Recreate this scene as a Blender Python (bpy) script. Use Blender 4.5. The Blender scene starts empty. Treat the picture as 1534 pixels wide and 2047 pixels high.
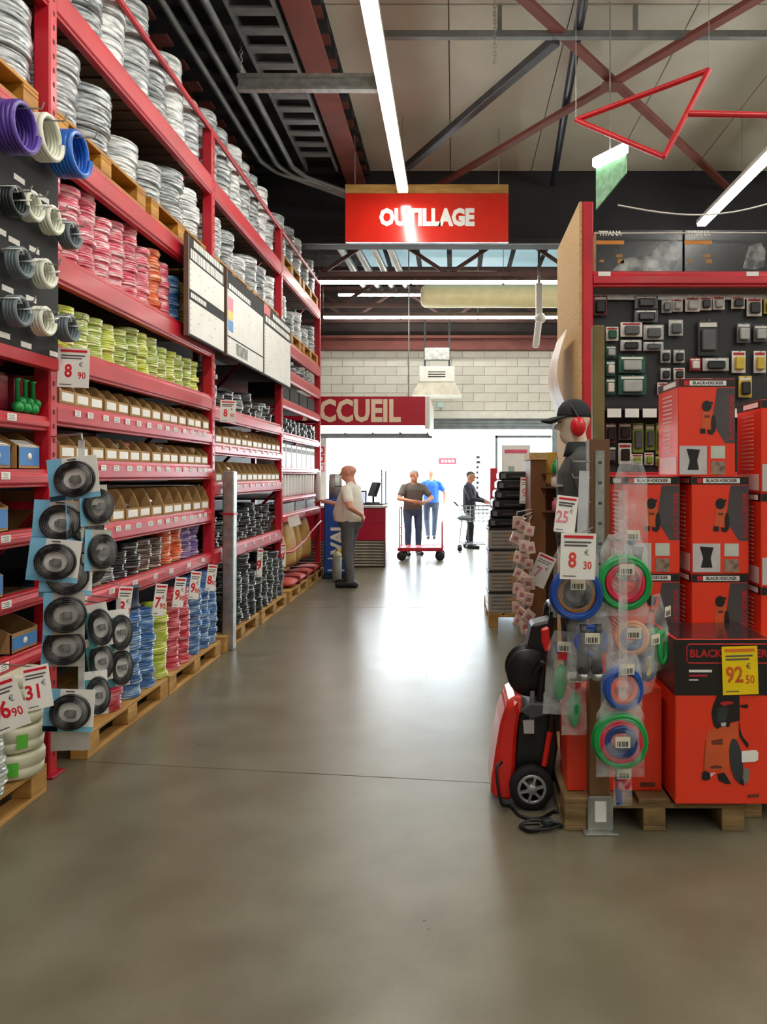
import bpy, bmesh, math, random
from mathutils import Vector, Matrix, Euler, noise

sc = bpy.context.scene
COL = sc.collection
RND = random.Random(11)
PI = math.pi
F_PX, VX, VY, CAM_H = 1540.0, 908.0, 950.0, 1.58      # focal length in pixels, vanishing point, eye height

# ------------------------------------------------------------------ camera
cam = bpy.data.cameras.new('camera'); cam_o = bpy.data.objects.new('camera', cam); COL.objects.link(cam_o)
cam_o.location = (0, 0, CAM_H); cam_o.rotation_euler = (PI/2, 0, 0)
cam.sensor_width = 36; cam.lens = F_PX*36/2047
cam.shift_x = -(VX-767)/2047; cam.shift_y = -(1023.5-VY)/2047
cam.clip_end = 300; sc.camera = cam_o
# ------------------------------------------------------------------ world, exposure
w = bpy.data.worlds.new('sky'); sc.world = w; w.use_nodes = True
bg = w.node_tree.nodes['Background']; bg.inputs[0].default_value = (0.80, 0.92, 1.0, 1); bg.inputs[1].default_value = 7.0
vs = sc.view_settings; vs.view_transform = 'Standard'; vs.look = 'None'; vs.gamma = 1; vs.use_curve_mapping = False
vs.exposure = 1.25
TUBE_STRENGTH = 16.0
sc.cycles.max_bounces = 7; sc.cycles.transparent_max_bounces = 12
sc.cycles.use_denoising = True

# ------------------------------------------------------------------ helpers
def lin(c):
    c /= 255.0
    return c/12.92 if c <= 0.04045 else ((c+0.055)/1.055)**2.4
def H(h): return tuple(lin(int(h[i:i+2], 16)) for i in (0, 2, 4))
def at(px, py, Y): return Vector(((px-VX)*Y/F_PX, Y, CAM_H+(VY-py)*Y/F_PX))

MATS = {}
def M(name, hexc, rough=0.5, metal=0.0, var=0.15, scale=6.0, stretch=(1, 1, 1), hex2=None, bump=0.0, bscale=60.0,
      coat=0.0, rvar=0.0, rnd=0.0, alpha=None, contrast=(0.35, 0.65), spec=0.5):
    if name in MATS: return MATS[name]
    m = bpy.data.materials.new(name); m.use_nodes = True; nt = m.node_tree; N = nt.nodes; L = nt.links
    b = N['Principled BSDF']
    c = H(hexc); c2 = H(hex2) if hex2 else tuple(min(1, x*(1-var)) for x in c)
    c1 = c if hex2 else tuple(min(1, x*(1+var)) for x in c)
    tc = N.new('ShaderNodeTexCoord'); mp = N.new('ShaderNodeMapping'); L.new(tc.outputs['Object'], mp.inputs[0])
    mp.inputs['Scale'].default_value = stretch
    nz = N.new('ShaderNodeTexNoise'); nz.inputs['Scale'].default_value = scale; nz.inputs['Detail'].default_value = 4
    L.new(mp.outputs[0], nz.inputs['Vector'])
    cr = N.new('ShaderNodeValToRGB'); cr.color_ramp.elements[0].position = contrast[0]; cr.color_ramp.elements[1].position = contrast[1]
    cr.color_ramp.elements[0].color = (*c1, 1); cr.color_ramp.elements[1].color = (*c2, 1)
    L.new(nz.outputs[0], cr.inputs[0]); out = cr.outputs[0]
    if rnd:
        oi = N.new('ShaderNodeObjectInfo'); mr = N.new('ShaderNodeMapRange'); hs = N.new('ShaderNodeHueSaturation')
        mr.inputs['To Min'].default_value = 1-rnd; mr.inputs['To Max'].default_value = 1+rnd
        L.new(oi.outputs['Random'], mr.inputs['Value']); L.new(mr.outputs[0], hs.inputs['Value']); L.new(out, hs.inputs['Color']); out = hs.outputs[0]
    L.new(out, b.inputs['Base Color'])
    b.inputs['Roughness'].default_value = rough; b.inputs['Metallic'].default_value = metal
    b.inputs['Specular IOR Level'].default_value = spec
    b.inputs['Coat Weight'].default_value = coat; b.inputs['Coat Roughness'].default_value = 0.12
    if rvar:
        mr2 = N.new('ShaderNodeMapRange'); mr2.inputs['To Min'].default_value = max(0.02, rough-rvar); mr2.inputs['To Max'].default_value = rough+rvar
        L.new(nz.outputs[0], mr2.inputs['Value']); L.new(mr2.outputs[0], b.inputs['Roughness'])
    if bump:
        n2 = N.new('ShaderNodeTexNoise'); n2.inputs['Scale'].default_value = bscale; n2.inputs['Detail'].default_value = 3
        L.new(mp.outputs[0], n2.inputs['Vector'])
        bp = N.new('ShaderNodeBump'); bp.inputs['Strength'].default_value = bump; bp.inputs['Distance'].default_value = 0.02
        L.new(n2.outputs[0], bp.inputs['Height']); L.new(bp.outputs[0], b.inputs['Normal'])
        if coat: L.new(bp.outputs[0], b.inputs['Coat Normal'])
    MATS[name] = m
    return m
def emit(name, hexc, strength):
    if name in MATS: return MATS[name]
    m = bpy.data.materials.new(name); m.use_nodes = True; b = m.node_tree.nodes['Principled BSDF']
    b.inputs['Base Color'].default_value = (*H(hexc), 1); b.inputs['Emission Color'].default_value = (*H(hexc), 1)
    b.inputs['Emission Strength'].default_value = strength
    MATS[name] = m; return m
def film(name, tint='ffffff', clear=0.8, rough=0.12, bump=0.5, bscale=14):
    if name in MATS: return MATS[name]
    m = bpy.data.materials.new(name); m.use_nodes = True; nt = m.node_tree; N = nt.nodes; L = nt.links
    N.remove(N['Principled BSDF']); out = N['Material Output']
    tr = N.new('ShaderNodeBsdfTransparent'); tr.inputs[0].default_value = (*[0.9+0.1*x for x in H(tint)], 1)
    pb = N.new('ShaderNodeBsdfPrincipled'); pb.inputs['Base Color'].default_value = (*H(tint), 1); pb.inputs['Roughness'].default_value = rough
    tc = N.new('ShaderNodeTexCoord'); nz = N.new('ShaderNodeTexNoise'); nz.inputs['Scale'].default_value = bscale; nz.inputs['Detail'].default_value = 5
    L.new(tc.outputs['Object'], nz.inputs['Vector'])
    bp = N.new('ShaderNodeBump'); bp.inputs['Strength'].default_value = bump; bp.inputs['Distance'].default_value = 0.03
    L.new(nz.outputs[0], bp.inputs['Height']); L.new(bp.outputs[0], pb.inputs['Normal'])
    mr = N.new('ShaderNodeMapRange'); mr.inputs['From Min'].default_value = 0.35; mr.inputs['From Max'].default_value = 0.7
    mr.inputs['To Min'].default_value = 1-clear-0.1; mr.inputs['To Max'].default_value = min(1, 1-clear+0.2); L.new(nz.outputs[0], mr.inputs['Value'])
    mx = N.new('ShaderNodeMixShader'); L.new(mr.outputs[0], mx.inputs[0]); L.new(tr.outputs[0], mx.inputs[1]); L.new(pb.outputs[0], mx.inputs[2])
    L.new(mx.outputs[0], out.inputs[0]); MATS[name] = m; return m

class MB:
    """collects shapes for one mesh"""
    def __init__(s): s.v = []; s.f = []; s.m = []; s.s = []
    def add(s, vs, fs, m=0, sm=False):
        o = len(s.v); s.v += [tuple(v) for v in vs]
        for f in fs: s.f.append(tuple(i+o for i in f)); s.m.append(m); s.s.append(sm)
        return s
    def box(s, x0, x1, y0, y1, z0, z1, m=0):
        vs = [(x, y, z) for x in (x0, x1) for y in (y0, y1) for z in (z0, z1)]
        return s.add(vs, [(0, 1, 3, 2), (4, 6, 7, 5), (0, 4, 5, 1), (2, 3, 7, 6), (0, 2, 6, 4), (1, 5, 7, 3)], m)
    def cbox(s, c, sz, rot=(0, 0, 0), m=0):
        R = Euler(rot).to_matrix(); vs = []
        for x in (-.5, .5):
            for y in (-.5, .5):
                for z in (-.5, .5): vs.append(Vector(c)+R @ Vector((x*sz[0], y*sz[1], z*sz[2])))
        return s.add(vs, [(0, 1, 3, 2), (4, 6, 7, 5), (0, 4, 5, 1), (2, 3, 7, 6), (0, 2, 6, 4), (1, 5, 7, 3)], m)
    def bar(s, a, b, wd, ht, m=0, up=(0, 0, 1)):
        a, b = Vector(a), Vector(b); d = (b-a).normalized(); u = Vector(up)
        if abs(d.dot(u)) > .98: u = Vector((0, 1, 0))
        sd = d.cross(u).normalized(); u = sd.cross(d)
        vs = [p+sd*i*wd/2+u*j*ht/2 for p in (a, b) for i, j in ((-1, -1), (1, -1), (1, 1), (-1, 1))]
        return s.add(vs, [(0, 1, 2, 3), (7, 6, 5, 4), (0, 4, 5, 1), (1, 5, 6, 2), (2, 6, 7, 3), (3, 7, 4, 0)], m)
    def tube(s, pts, r, n=8, m=0, closed=False):
        pts = [Vector(p) for p in pts]; k = len(pts); rings = []; pu = None
        for i, p in enumerate(pts):
            a = pts[(i-1) % k] if (closed or i) else p; b = pts[(i+1) % k] if (closed or i < k-1) else p
            d = (b-a).normalized(); u = pu if pu is not None else (Vector((0, 0, 1)) if abs(d.z) < .9 else Vector((1, 0, 0)))
            sd = d.cross(u)
            if sd.length < 1e-5: sd = d.orthogonal()
            sd.normalize(); u = sd.cross(d); pu = u
            rr = r[i] if isinstance(r, (list, tuple)) else r
            rings.append([p+(sd*math.cos(2*PI*j/n)+u*math.sin(2*PI*j/n))*rr for j in range(n)])
        vs = [v for ring in rings for v in ring]; fs = []
        for i in range(k if closed else k-1):
            a, b = i*n, ((i+1) % k)*n
            for j in range(n): fs.append((a+j, a+(j+1) % n, b+(j+1) % n, b+j))
        s.add(vs, fs, m, True)
        if not closed:
            s.add(rings[0], [tuple(range(n))[::-1]], m); s.add(rings[-1], [tuple(range(n))], m)
        return s
    def lathe(s, prof, n=20, m=0, o=(0, 0, 0), axis='z', sm=True, closed=False, sx=1, sy=1):
        vs = []; k = len(prof)
        for r, h in prof:
            for j in range(n):
                a = 2*PI*j/n; x, y = r*math.cos(a)*sx, r*math.sin(a)*sy
                v = (x, y, h) if axis == 'z' else ((x, h, y) if axis == 'y' else (h, x, y))
                vs.append((v[0]+o[0], v[1]+o[1], v[2]+o[2]))
        fs = []
        for i in range(k if closed else k-1):
            a, b = i*n, ((i+1) % k)*n
            for j in range(n): fs.append((a+j, a+(j+1) % n, b+(j+1) % n, b+j))
        if not closed:
            if prof[0][0] > 1e-6: fs.append(tuple(range(n))[::-1])
            if prof[-1][0] > 1e-6: fs.append(tuple((k-1)*n+j for j in range(n)))
        return s.add(vs, fs, m, sm)
    def prism(s, poly, d0, d1, axis='y', m=0):
        """polygon in the two other axes, extruded along axis"""
        def pt(a, b, d): return (a, d, b) if axis == 'y' else ((d, a, b) if axis == 'x' else (a, b, d))
        n = len(poly); vs = [pt(a, b, d0) for a, b in poly]+[pt(a, b, d1) for a, b in poly]
        fs = [tuple(range(n)), tuple(range(2*n-1, n-1, -1))]+[(i, i+n, (i+1) % n+n, (i+1) % n) for i in range(n)]
        return s.add(vs, fs, m)
    def sphere(s, c, r, n=12, k=8, m=0, sc_=(1, 1, 1)):
        return s.lathe([(max(1e-7, r*math.sin(PI*i/k)), -r*math.cos(PI*i/k)*sc_[2]) for i in range(k+1)], n, m, c, sx=sc_[0], sy=sc_[1])
    def mesh(s, name, mats, bevel=0.0, seg=1, doubles=False):
        me = bpy.data.meshes.new(name); me.from_pydata(s.v, [], s.f)
        for mt in (mats if isinstance(mats, (list, tuple)) else [mats]): me.materials.append(mt)
        me.polygons.foreach_set('material_index', s.m); me.polygons.foreach_set('use_smooth', s.s)
        bm = bmesh.new(); bm.from_mesh(me)
        if doubles: bmesh.ops.remove_doubles(bm, verts=bm.verts, dist=1e-5)
        bmesh.ops.recalc_face_normals(bm, faces=bm.faces)
        if bevel: bmesh.ops.bevel(bm, geom=[e for e in bm.edges if len(e.link_faces) == 2 and e.calc_face_angle(0) > 0.5], offset=bevel, segments=seg, affect='EDGES', profile=0.5)
        bm.to_mesh(me); bm.free(); me.update(); return me

def put(name, me, parent=None, loc=(0, 0, 0), rot=(0, 0, 0), scale=None):
    o = bpy.data.objects.new(name, me); COL.objects.link(o); o.location = loc; o.rotation_euler = rot
    if scale: o.scale = scale
    if parent: o.parent = parent
    return o
def tag(o, label, cat, group=None):
    o['label'] = label; o['category'] = cat
    if group: o['group'] = group
    return o
def thing(name, label, cat, loc=(0, 0, 0), rot=(0, 0, 0), group=None):
    if isinstance(rot, (int, float)): rot = (0, 0, rot)
    return tag(put(name, None, None, loc, rot), label, cat, group)
def part(name, mb, mats, parent, bevel=0.0, label=None, **k):
    o = put(name, mb.mesh(name, mats, bevel), parent, **k)
    if label: o['label'] = label
    return o
def struct(name, mb, mats, bevel=0.0, label=None, cat=None):
    o = put(name, mb.mesh(name, mats, bevel)); o['kind'] = 'structure'
    if label: o['label'] = label; o['category'] = cat or name.split('_')[0]
    return o
def dup(root, loc, rot=None, label=None, group=None):
    r = root.copy(); COL.objects.link(r); r.location = loc
    if rot is not None: r.rotation_euler = rot
    if label: r['label'] = label
    if group: r['group'] = group
    for ch in root.children:
        c = ch.copy(); COL.objects.link(c); c.parent = r
        for g in ch.children:
            d = g.copy(); COL.objects.link(d); d.parent = c
    return r
def smooth_path(pts, k=6):
    pts = [Vector(p) for p in pts]; out = []
    for i in range(len(pts)-1):
        a, b, c, d = pts[max(0, i-1)], pts[i], pts[i+1], pts[min(len(pts)-1, i+2)]
        for j in range(k):
            t = j/k; out.append(.5*((2*b)+(c-a)*t+(2*a-5*b+4*c-d)*t*t+(3*b-a-3*c+d)*t**3))
    return out+[pts[-1]]
TXT = {}
def text(s, size, mat, parent, loc, rot=(PI/2, 0, 0), bold=0.0, name='lettering', align='CENTER', sx=1.0, depth=0.002):
    key = (s, size, mat.name, bold, align, sx, depth)
    if key not in TXT:
        cu = bpy.data.curves.new('t', 'FONT'); cu.body = s; cu.size = size; cu.extrude = depth; cu.offset = bold
        cu.align_x = align; cu.align_y = 'CENTER'; cu.resolution_u = 2
        ob = bpy.data.objects.new('t', cu); COL.objects.link(ob)
        dg = bpy.context.evaluated_depsgraph_get(); me = bpy.data.meshes.new_from_object(ob.evaluated_get(dg))
        for v in me.vertices: v.co.x *= sx
        me.materials.clear(); me.materials.append(mat); bpy.data.objects.remove(ob); TXT[key] = me
    return put(name, TXT[key], parent, loc, rot)
FX = (PI/2, 0, PI/2)      # print that faces +X (the aisle side of the left racking)
FY = (PI/2, 0, 0)         # print that faces the camera
ORD = ['first', 'second', 'third', 'fourth', 'fifth', 'sixth', 'seventh', 'eighth', 'ninth', 'tenth', 'eleventh', 'twelfth', 'thirteenth', 'fourteenth', 'fifteenth', 'sixteenth']

# ------------------------------------------------------------------ materials
RED = M('red_painted_steel', 'c2182a', 0.42, var=0.12, scale=2, coat=0.08)
DRED = M('dark_red_paint', 'a01a28', 0.4, var=0.15)
BROWN = M('rust_red_primer', '7a4038', 0.6, var=0.15, scale=3)
GALV = M('galvanised_steel', 'a9aca8', 0.38, metal=0.7, var=0.2, scale=14)
DGREY = M('dark_grey_steel', '4a4d50', 0.5, metal=0.3)
STEELG = M('grey_conduit', '7c7f80', 0.45, metal=0.4)
BLACK = M('black_plastic', '17181a', 0.4, var=0.2)
BLACKM = M('black_matt', '1d1e20', 0.7, var=0.2)
WOOD = M('pine_wood', 'c49a55', 0.65, var=0.0, scale=3, stretch=(1, 1, 6), hex2='a97c3c', bump=0.1, rnd=0.15)
WOODO = M('yellow_pallet_wood', 'c98f2e', 0.6, scale=3, stretch=(1, 1, 6), hex2='a8701f', bump=0.1, rnd=0.15)
WOODG = M('worn_pallet_wood', '9c8053', 0.75, scale=4, stretch=(1, 1, 6), hex2='6f5836', bump=0.15, rnd=0.15)
DECK = M('dark_deck_wood', '6b4a2c', 0.7, scale=3, hex2='4a321f', rnd=0.15)
KRAFT = M('kraft_cardboard', 'b08a58', 0.8, var=0.12, scale=5, rnd=0.1)
OSB = M('chipboard', 'd9b981', 0.7, scale=60, hex2='c29e64', bump=0.05)
WHITE = M('white_card', 'f2f1ec', 0.5, var=0.03)
WHITEP = M('white_paint', 'e6e4dc', 0.5, var=0.05)
CREAM = M('cream_lettering', 'f3dfc0', 0.5, var=0.02)
REDPRINT = M('red_print', 'd6122c', 0.5, var=0.03)
PINKPRINT = M('pink_print', 'e58aa0', 0.5, var=0.03)
GREYPRINT = M('grey_print', '565656', 0.6, var=0.1)
BLUEPRINT = M('blue_print', '3f86cf', 0.45, var=0.1)
CYANPRINT = M('sky_blue_card', '7fc4e6', 0.45, var=0.08)
YELLOW = M('yellow_card', 'f6d400', 0.5, var=0.04)
GREENP = M('green_plastic', '159a4a', 0.35, var=0.1)
REDP = M('red_plastic', 'd8202c', 0.3, var=0.1, coat=0.3)
REDO = M('washer_red_shell', 'e3261f', 0.28, var=0.08, coat=0.4)
BLUEP = M('blue_plastic', '1f4fa8', 0.35, var=0.1)
ORANGEP = M('orange_hose', 'ef5a2a', 0.35, var=0.1)
BOXRED = M('orange_red_carton', 'ee3b1c', 0.42, var=0.05, scale=2, coat=0.15)
BOXBLK = M('black_carton', '1b1718', 0.4, var=0.1, coat=0.2)
FILM = film('clear_film', 'f4f6f6', 0.72)
FILMB = film('bag_film', 'eef3f4', 0.86, rough=0.08, bump=1.0, bscale=11)
# ------------------------------------------------------------------ the setting
def concrete():
    m = bpy.data.materials.new('polished_concrete'); m.use_nodes = True; nt = m.node_tree; N = nt.nodes; L = nt.links; b = N['Principled BSDF']
    tc = N.new('ShaderNodeTexCoord')
    def nz(s, d=5):
        n = N.new('ShaderNodeTexNoise'); n.inputs['Scale'].default_value = s; n.inputs['Detail'].default_value = d; L.new(tc.outputs['Object'], n.inputs['Vector']); return n
    a, c, d = nz(0.45), nz(3.2, 8), nz(60, 3)
    r1 = N.new('ShaderNodeValToRGB'); r1.color_ramp.elements[0].position = .3; r1.color_ramp.elements[1].position = .7
    r1.color_ramp.elements[0].color = (*H('686350'), 1); r1.color_ramp.elements[1].color = (*H('7c7662'), 1)
    L.new(a.outputs[0], r1.inputs[0])
    r2 = N.new('ShaderNodeValToRGB'); r2.color_ramp.elements[0].position = .35; r2.color_ramp.elements[1].position = .68
    r2.color_ramp.elements[0].color = (*H('605843'), 1); r2.color_ramp.elements[1].color = (*H('827d6a'), 1)
    L.new(c.outputs[0], r2.inputs[0])
    mx = N.new('ShaderNodeMix'); mx.data_type = 'RGBA'; mx.inputs[0].default_value = 0.45; L.new(r1.outputs[0], mx.inputs[6]); L.new(r2.outputs[0], mx.inputs[7])
    mx2 = N.new('ShaderNodeMix'); mx2.data_type = 'RGBA'; mx2.blend_type = 'OVERLAY'; mx2.inputs[0].default_value = 0.08
    L.new(mx.outputs[2], mx2.inputs[6]); L.new(d.outputs[0], mx2.inputs[7]); L.new(mx2.outputs[2], b.inputs['Base Color'])
    mr = N.new('ShaderNodeMapRange'); mr.inputs['To Min'].default_value = .24; mr.inputs['To Max'].default_value = .36; L.new(c.outputs[0], mr.inputs['Value']); L.new(mr.outputs[0], b.inputs['Roughness'])
    b.inputs['Specular IOR Level'].default_value = 0.6
    return m
CONC = concrete()
# the slab is cast in fields with recessed joints between them
fx = [-9.0, -2.9, 2.2, 9.0]; fy = [-7.0, -1.2, 3.83, 9.2, 14.4, 17.9]
fl = MB(); fl.box(-9, 9, -7, 17.9, -0.2, -0.008)
floor = struct('floor', fl, M('joint_filler', '4a463c', 0.8), label='polished grey brown concrete floor', cat='floor')
for i in range(3):
    for j in range(5):
        yb = lambda k, x: fy[k]+(.15-.134*x if k == 2 else 0)
        xa, xb = fx[i]+.003, fx[i+1]-.003
        s = MB(); s.prism([(xa, yb(j, xa)+.003), (xb, yb(j, xb)+.003), (xb, yb(j+1, xb)-.003), (xa, yb(j+1, xa)-.003)], -0.1, 0, 'z')
        part('floor_slab', s, CONC, floor, bevel=0.002)
# fine crack that wanders off the joint
out = MB(); out.box(-60, 60, 17.9, 140, -0.2, -0.01)
struct('floor_outside', out, M('pale_asphalt', 'c9c7c0', 0.8), label='bright pale forecourt outside the entrance', cat='ground')

CEIL_D = M('dark_roof_deck', '2a2c30', 0.55, metal=0.2, var=0.15)
CEIL_P = M('beige_ceiling_panel', 'cbc8ba', 0.6, var=0.06, scale=1.2, rnd=0.03)
DARKW = M('dark_wall_paint', '26272b', 0.7, var=0.15, scale=2)
EDGE = M('panel_joint', '8a8271', 0.7)
ZC = 5.92
cl = MB(); cl.box(-9, 9, -7, 18.2, ZC+.08, ZC+.2)
ceiling = struct('ceiling', cl, CEIL_D, label='dark warehouse roof with pale insulated panels over the aisle', cat='ceiling')
for i in range(34):                                            # trapezoid ribs of the roof deck on the left
    s = MB(); y = -4+i*.45; s.prism([(y, ZC), (y+.06, ZC-.07), (y+.2, ZC-.07), (y+.26, ZC)], -9, -1.2, 'x')
    part('deck_rib', s, CEIL_D, ceiling)
s = MB(); s.box(-9, -1.2, -7, 11, ZC, ZC+.09); part('deck_sheet', s, CEIL_D, ceiling)
for i in range(8):                                             # pale panels on the right, joint every 1.15 m
    for j, (ya, yb) in enumerate(((-7, 1.4), (1.4, 7.1), (7.1, 11.0))):
        x = -1.2+i*1.15; s = MB(); s.box(x+.006, x+1.144, ya+.01, yb-.01, ZC, ZC+.06); part('ceiling_panel', s, CEIL_P, ceiling)
s = MB(); s.box(-1.2, 9, -7, 11, ZC+.03, ZC+.085); part('joint_backing', s, EDGE, ceiling)
# walls
s = MB(); s.box(-3.75, -3.6, -7, 17.9, 0, 6); struct('wall_left', s, DARKW, label='dark wall behind the long cable racking', cat='wall')
s = MB(); s.box(9, 9.2, -7, 17.9, 0, 6); struct('wall_right', s, M('grey_store_wall', 'b5b1a6', 0.7), label='grey wall of the shop beyond the tool aisle', cat='wall')
s = MB(); s.box(-9, 9.2, -7.2, -7, 0, 6); struct('wall_back', s, MATS['grey_store_wall'], label='grey wall behind the viewpoint', cat='wall')
# dark bulkhead that closes the lower hall off
s = MB(); s.box(-3.6, 9, 11.0, 11.15, 4.98, ZC); s.box(-3.6, 9, 10.95, 11.2, 4.86, 4.96)
trim = struct('trim_1', s, DARKW, label='black painted bulkhead across the hall above the aisle', cat='bulkhead')
s = MB(); s.box(-3.6, 9, 10.93, 10.97, 4.86, 4.875); part('edge_angle', s, STEELG, trim)
# far wall: painted blocks above a wide entrance
FY0 = 17.6; OP = (-3.2, 2.28, 2.62)
BLK = M('painted_block', 'd6d2c6', 0.75, var=0.06, scale=3, bump=0.15, bscale=30, rnd=0.04)
MORT = M('block_mortar', 'cac5b9', 0.85)
s = MB(); s.box(-9, OP[0], FY0+.015, FY0+.25, 0, 6); s.box(OP[1], 9, FY0+.015, FY0+.25, 0, 6); s.box(OP[0], OP[1], FY0+.015, FY0+.25, OP[2], 6)
wf = struct('wall_far', s, MORT, label='cream painted block wall above the shop entrance', cat='wall')
bw, bh = .5, .2
base = MB(); base.box(0, bw-.008, 0, .05, 0, bh-.008); bme = base.mesh('block', BLK, bevel=.003)
for r in range(12):
    z = 2.66+r*bh; x = -3.3+(r % 2)*.25
    while x < 3.6:
        if z+bh <= 4.48: put('block', bme, wf, (x, FY0-.02, z))
        x += bw
for r in range(13):
    z = .02+r*bh; x = OP[1]+.12+(r % 2)*.25
    while x < 4.2: put('block', bme, wf, (x, FY0-.02, z)); x += bw
s = MB(); s.box(-3.6, 9, FY0-.2, FY0-.03, 4.42, 4.5); s.box(-3.6, 9, FY0-.14, FY0-.1, 4.5, 4.68); s.box(-3.6, 9, FY0-.2, FY0-.03, 4.68, 4.74)
part('wall_beam', s, BROWN, wf)
s = MB(); s.box(-3.6, 9, FY0-.03, FY0+.02, 4.74, ZC); part('upper_cladding', s, M('dark_brown_cladding', '352b28', .8), wf)
# entrance: shutter housing, lintel rails and jambs
GREYF = M('grey_aluminium', '8f999c', 0.4, metal=0.4)
d = MB(); d.box(OP[0], OP[1]+.1, FY0-.22, FY0-.02, 2.86, 3.0)
door = struct('door_1', d, WHITEP, label='wide shop entrance with raised roller shutter and grey frame', cat='entrance')
for k in range(7):
    s = MB(); z = 2.62+k*.034; s.box(OP[0], OP[1], FY0-.16+.012*(k % 2), FY0-.05, z, z+.031); part('shutter_slat', s, GREYF, door)
for x in (OP[0], OP[1]):
    s = MB(); s.box(x-.06, x+.06, FY0-.18, FY0+.1, 0, 2.86); part('jamb', s, GREYF, door)
s = MB(); s.box(.95, OP[1], FY0+.1, FY0+.16, 2.44, 2.5); s.box(.95, 1.0, FY0+.1, FY0+.16, 0, 2.5); part('door_frame', s, GREYF, door)
s = MB(); s.box(1.0, OP[1]-.06, FY0+.12, FY0+.126, 0.05, 2.44); part('glass_pane', s, film('entrance_glass', 'e8f4f6', 0.85, 0.03, 0.0), door)
# roof zone beyond the bulkhead
SKYL = emit('skylight_sheet', '9fc0cc', .28)
s = MB(); s.box(-3.6, 9, 11.2, FY0, ZC+.02, ZC+.08)
cb = part('deck_sheet', s, M('brown_roof_deck', '2e2826', 0.8), ceiling)
for i in range(9):
    x = -1.9+i*.62; s = MB(); s.box(x, x+.52, 13.6, 17.2, ZC-.01, ZC+.02); part('skylight_sheet', s, SKYL, ceiling)
# ------------------------------------------------------------------ roof steel and services
def ibeam_y(name, x, z, wd, ht, y0, y1, label, mat=BROWN):
    s = MB(); s.box(x-wd/2, x+wd/2, y0, y1, z, z+.03); s.box(x-wd/2, x+wd/2, y0, y1, z+ht-.03, z+ht); s.box(x-.015, x+.015, y0, y1, z+.03, z+ht-.03)
    return tag(put(name, s.mesh(name, mat, .004)), label, 'roof beam')
ibeam_y('roof_beam', -1.36, 5.62, .26, .3, -6.9, 10.94, 'wide rust-red steel roof beam beside the first light strip')
ibeam_y('roof_beam', -2.95, 5.55, .28, .36, -6.9, 10.94, 'rust-red steel roof beam above the long cable racking')
ibeam_y('roof_beam', 4.9, 5.62, .26, .3, -6.9, 10.94, 'rust-red steel roof beam over the tool aisle')
br = thing('cross_brace', 'rust-red steel cross brace under the pale ceiling panels', 'brace', (1.42, 8.3, 5.6))
for a, b, z in (((-.32, 10.85), (2.75, 6.2), 0), ((.3, 6.2), (3.95, 11.0), .055)):
    s = MB(); s.bar((a[0]-1.42, a[1]-8.3, z), (b[0]-1.42, b[1]-8.3, z), .1, .05); part('brace_rod', s, BROWN, br, .006)
s = MB(); s.box(-.1, .1, -.1, .1, -.035, -.026); part('gusset_plate', s, BROWN, br, loc=(.19, -.38, 0))
s = MB(); s.bar((-.62, 10.1, 5.62), (.95, 7.15, 5.62), .09, .09); tag(put('strut', s.mesh('strut', DGREY, .008)), 'dark grey diagonal strut below the ceiling panels', 'strut')
s = MB(); s.tube([(1.05, 5.6, 5.7), (1.4, 10.9, 5.7)], .045, 10); tag(put('sprinkler_pipe', s.mesh('sprinkler_pipe', M('navy_pipe', '2b2f3a', .4))), 'thin navy pipe running lengthwise under the ceiling panels', 'pipe')
s = MB(); s.box(-.75, 9, 7.06, 7.12, 5.6, 5.66); s.box(.4, .44, 7.07, 7.11, 5.66, 5.9); s.box(1.65, 1.69, 7.07, 7.11, 5.66, 5.9); s.box(3.0, 3.04, 7.07, 7.11, 5.66, 5.9)
tag(put('purlin', s.mesh('purlin', STEELG)), 'thin grey rail hung crosswise below the pale ceiling', 'rail')
# ladder cable tray and conduits on the left
tr = thing('cable_tray', 'grey ladder cable tray hung under the dark roof deck', 'cable tray', (-1.75, 0, 5.6))
for x in (-.2, .2):
    s = MB(); s.box(x-.012, x+.012, -6, 10.2, 0, .1); part('side_rail', s, STEELG, tr)
rg = MB(); rg.box(-.19, .19, -.06, .06, .01, .03); rme = rg.mesh('rung', STEELG)
for i in range(40): put('rung', rme, tr, (0, -2+i*.3, 0))
for k, x in enumerate((-2.42, -2.24, -2.06)):
    s = MB(); s.tube([(x, -6, 5.5), (x, 9.6+.1*k, 5.5), (x+.12, 9.95+.1*k, 5.5), (-1.3+.08*k, 10.6, 5.35), (-1.0+.05*k, 10.75, 5.3)], .035, 10)
    tag(put('conduit', s.mesh('conduit', STEELG)), ['grey conduit pipe farthest from the cable tray', 'middle grey conduit pipe beside the cable tray', 'grey conduit pipe closest to the cable tray'][k], 'pipe', 'conduits beside the cable tray')
s = MB(); s.box(-2.05, -.66, 7.26, 7.34, 5.22, 5.25); s.box(-2.05, -.66, 7.26, 7.34, 5.34, 5.37); s.box(-2.05, -.66, 7.31, 7.34, 5.25, 5.34)
tag(put('strut_channel', s.mesh('strut_channel', GALV)), 'grey steel channel across the roof holding the light strip', 'channel')
def chain(x, y, z0, z1, label):
    s = MB(); z = z1; k = 0
    while z > z0:
        s.tube([(.014*math.cos(2*PI*i/8)*(k % 2), .014*math.cos(2*PI*i/8)*((k+1) % 2), z-z0-.02+.024*math.sin(2*PI*i/8)) for i in range(8)], .0045, 5, closed=True)
        z -= .036; k += 1
    return tag(put('chain', s.mesh('chain', GALV), None, (x, y, z0)), label, 'chain')
chain(-2.02, 7.3, 5.36, 5.86, 'steel hanging chain above the grey channel')
chain(.37, 7.0, 5.35, 5.9, 'loose steel chain hanging below the pale ceiling panels')
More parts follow.
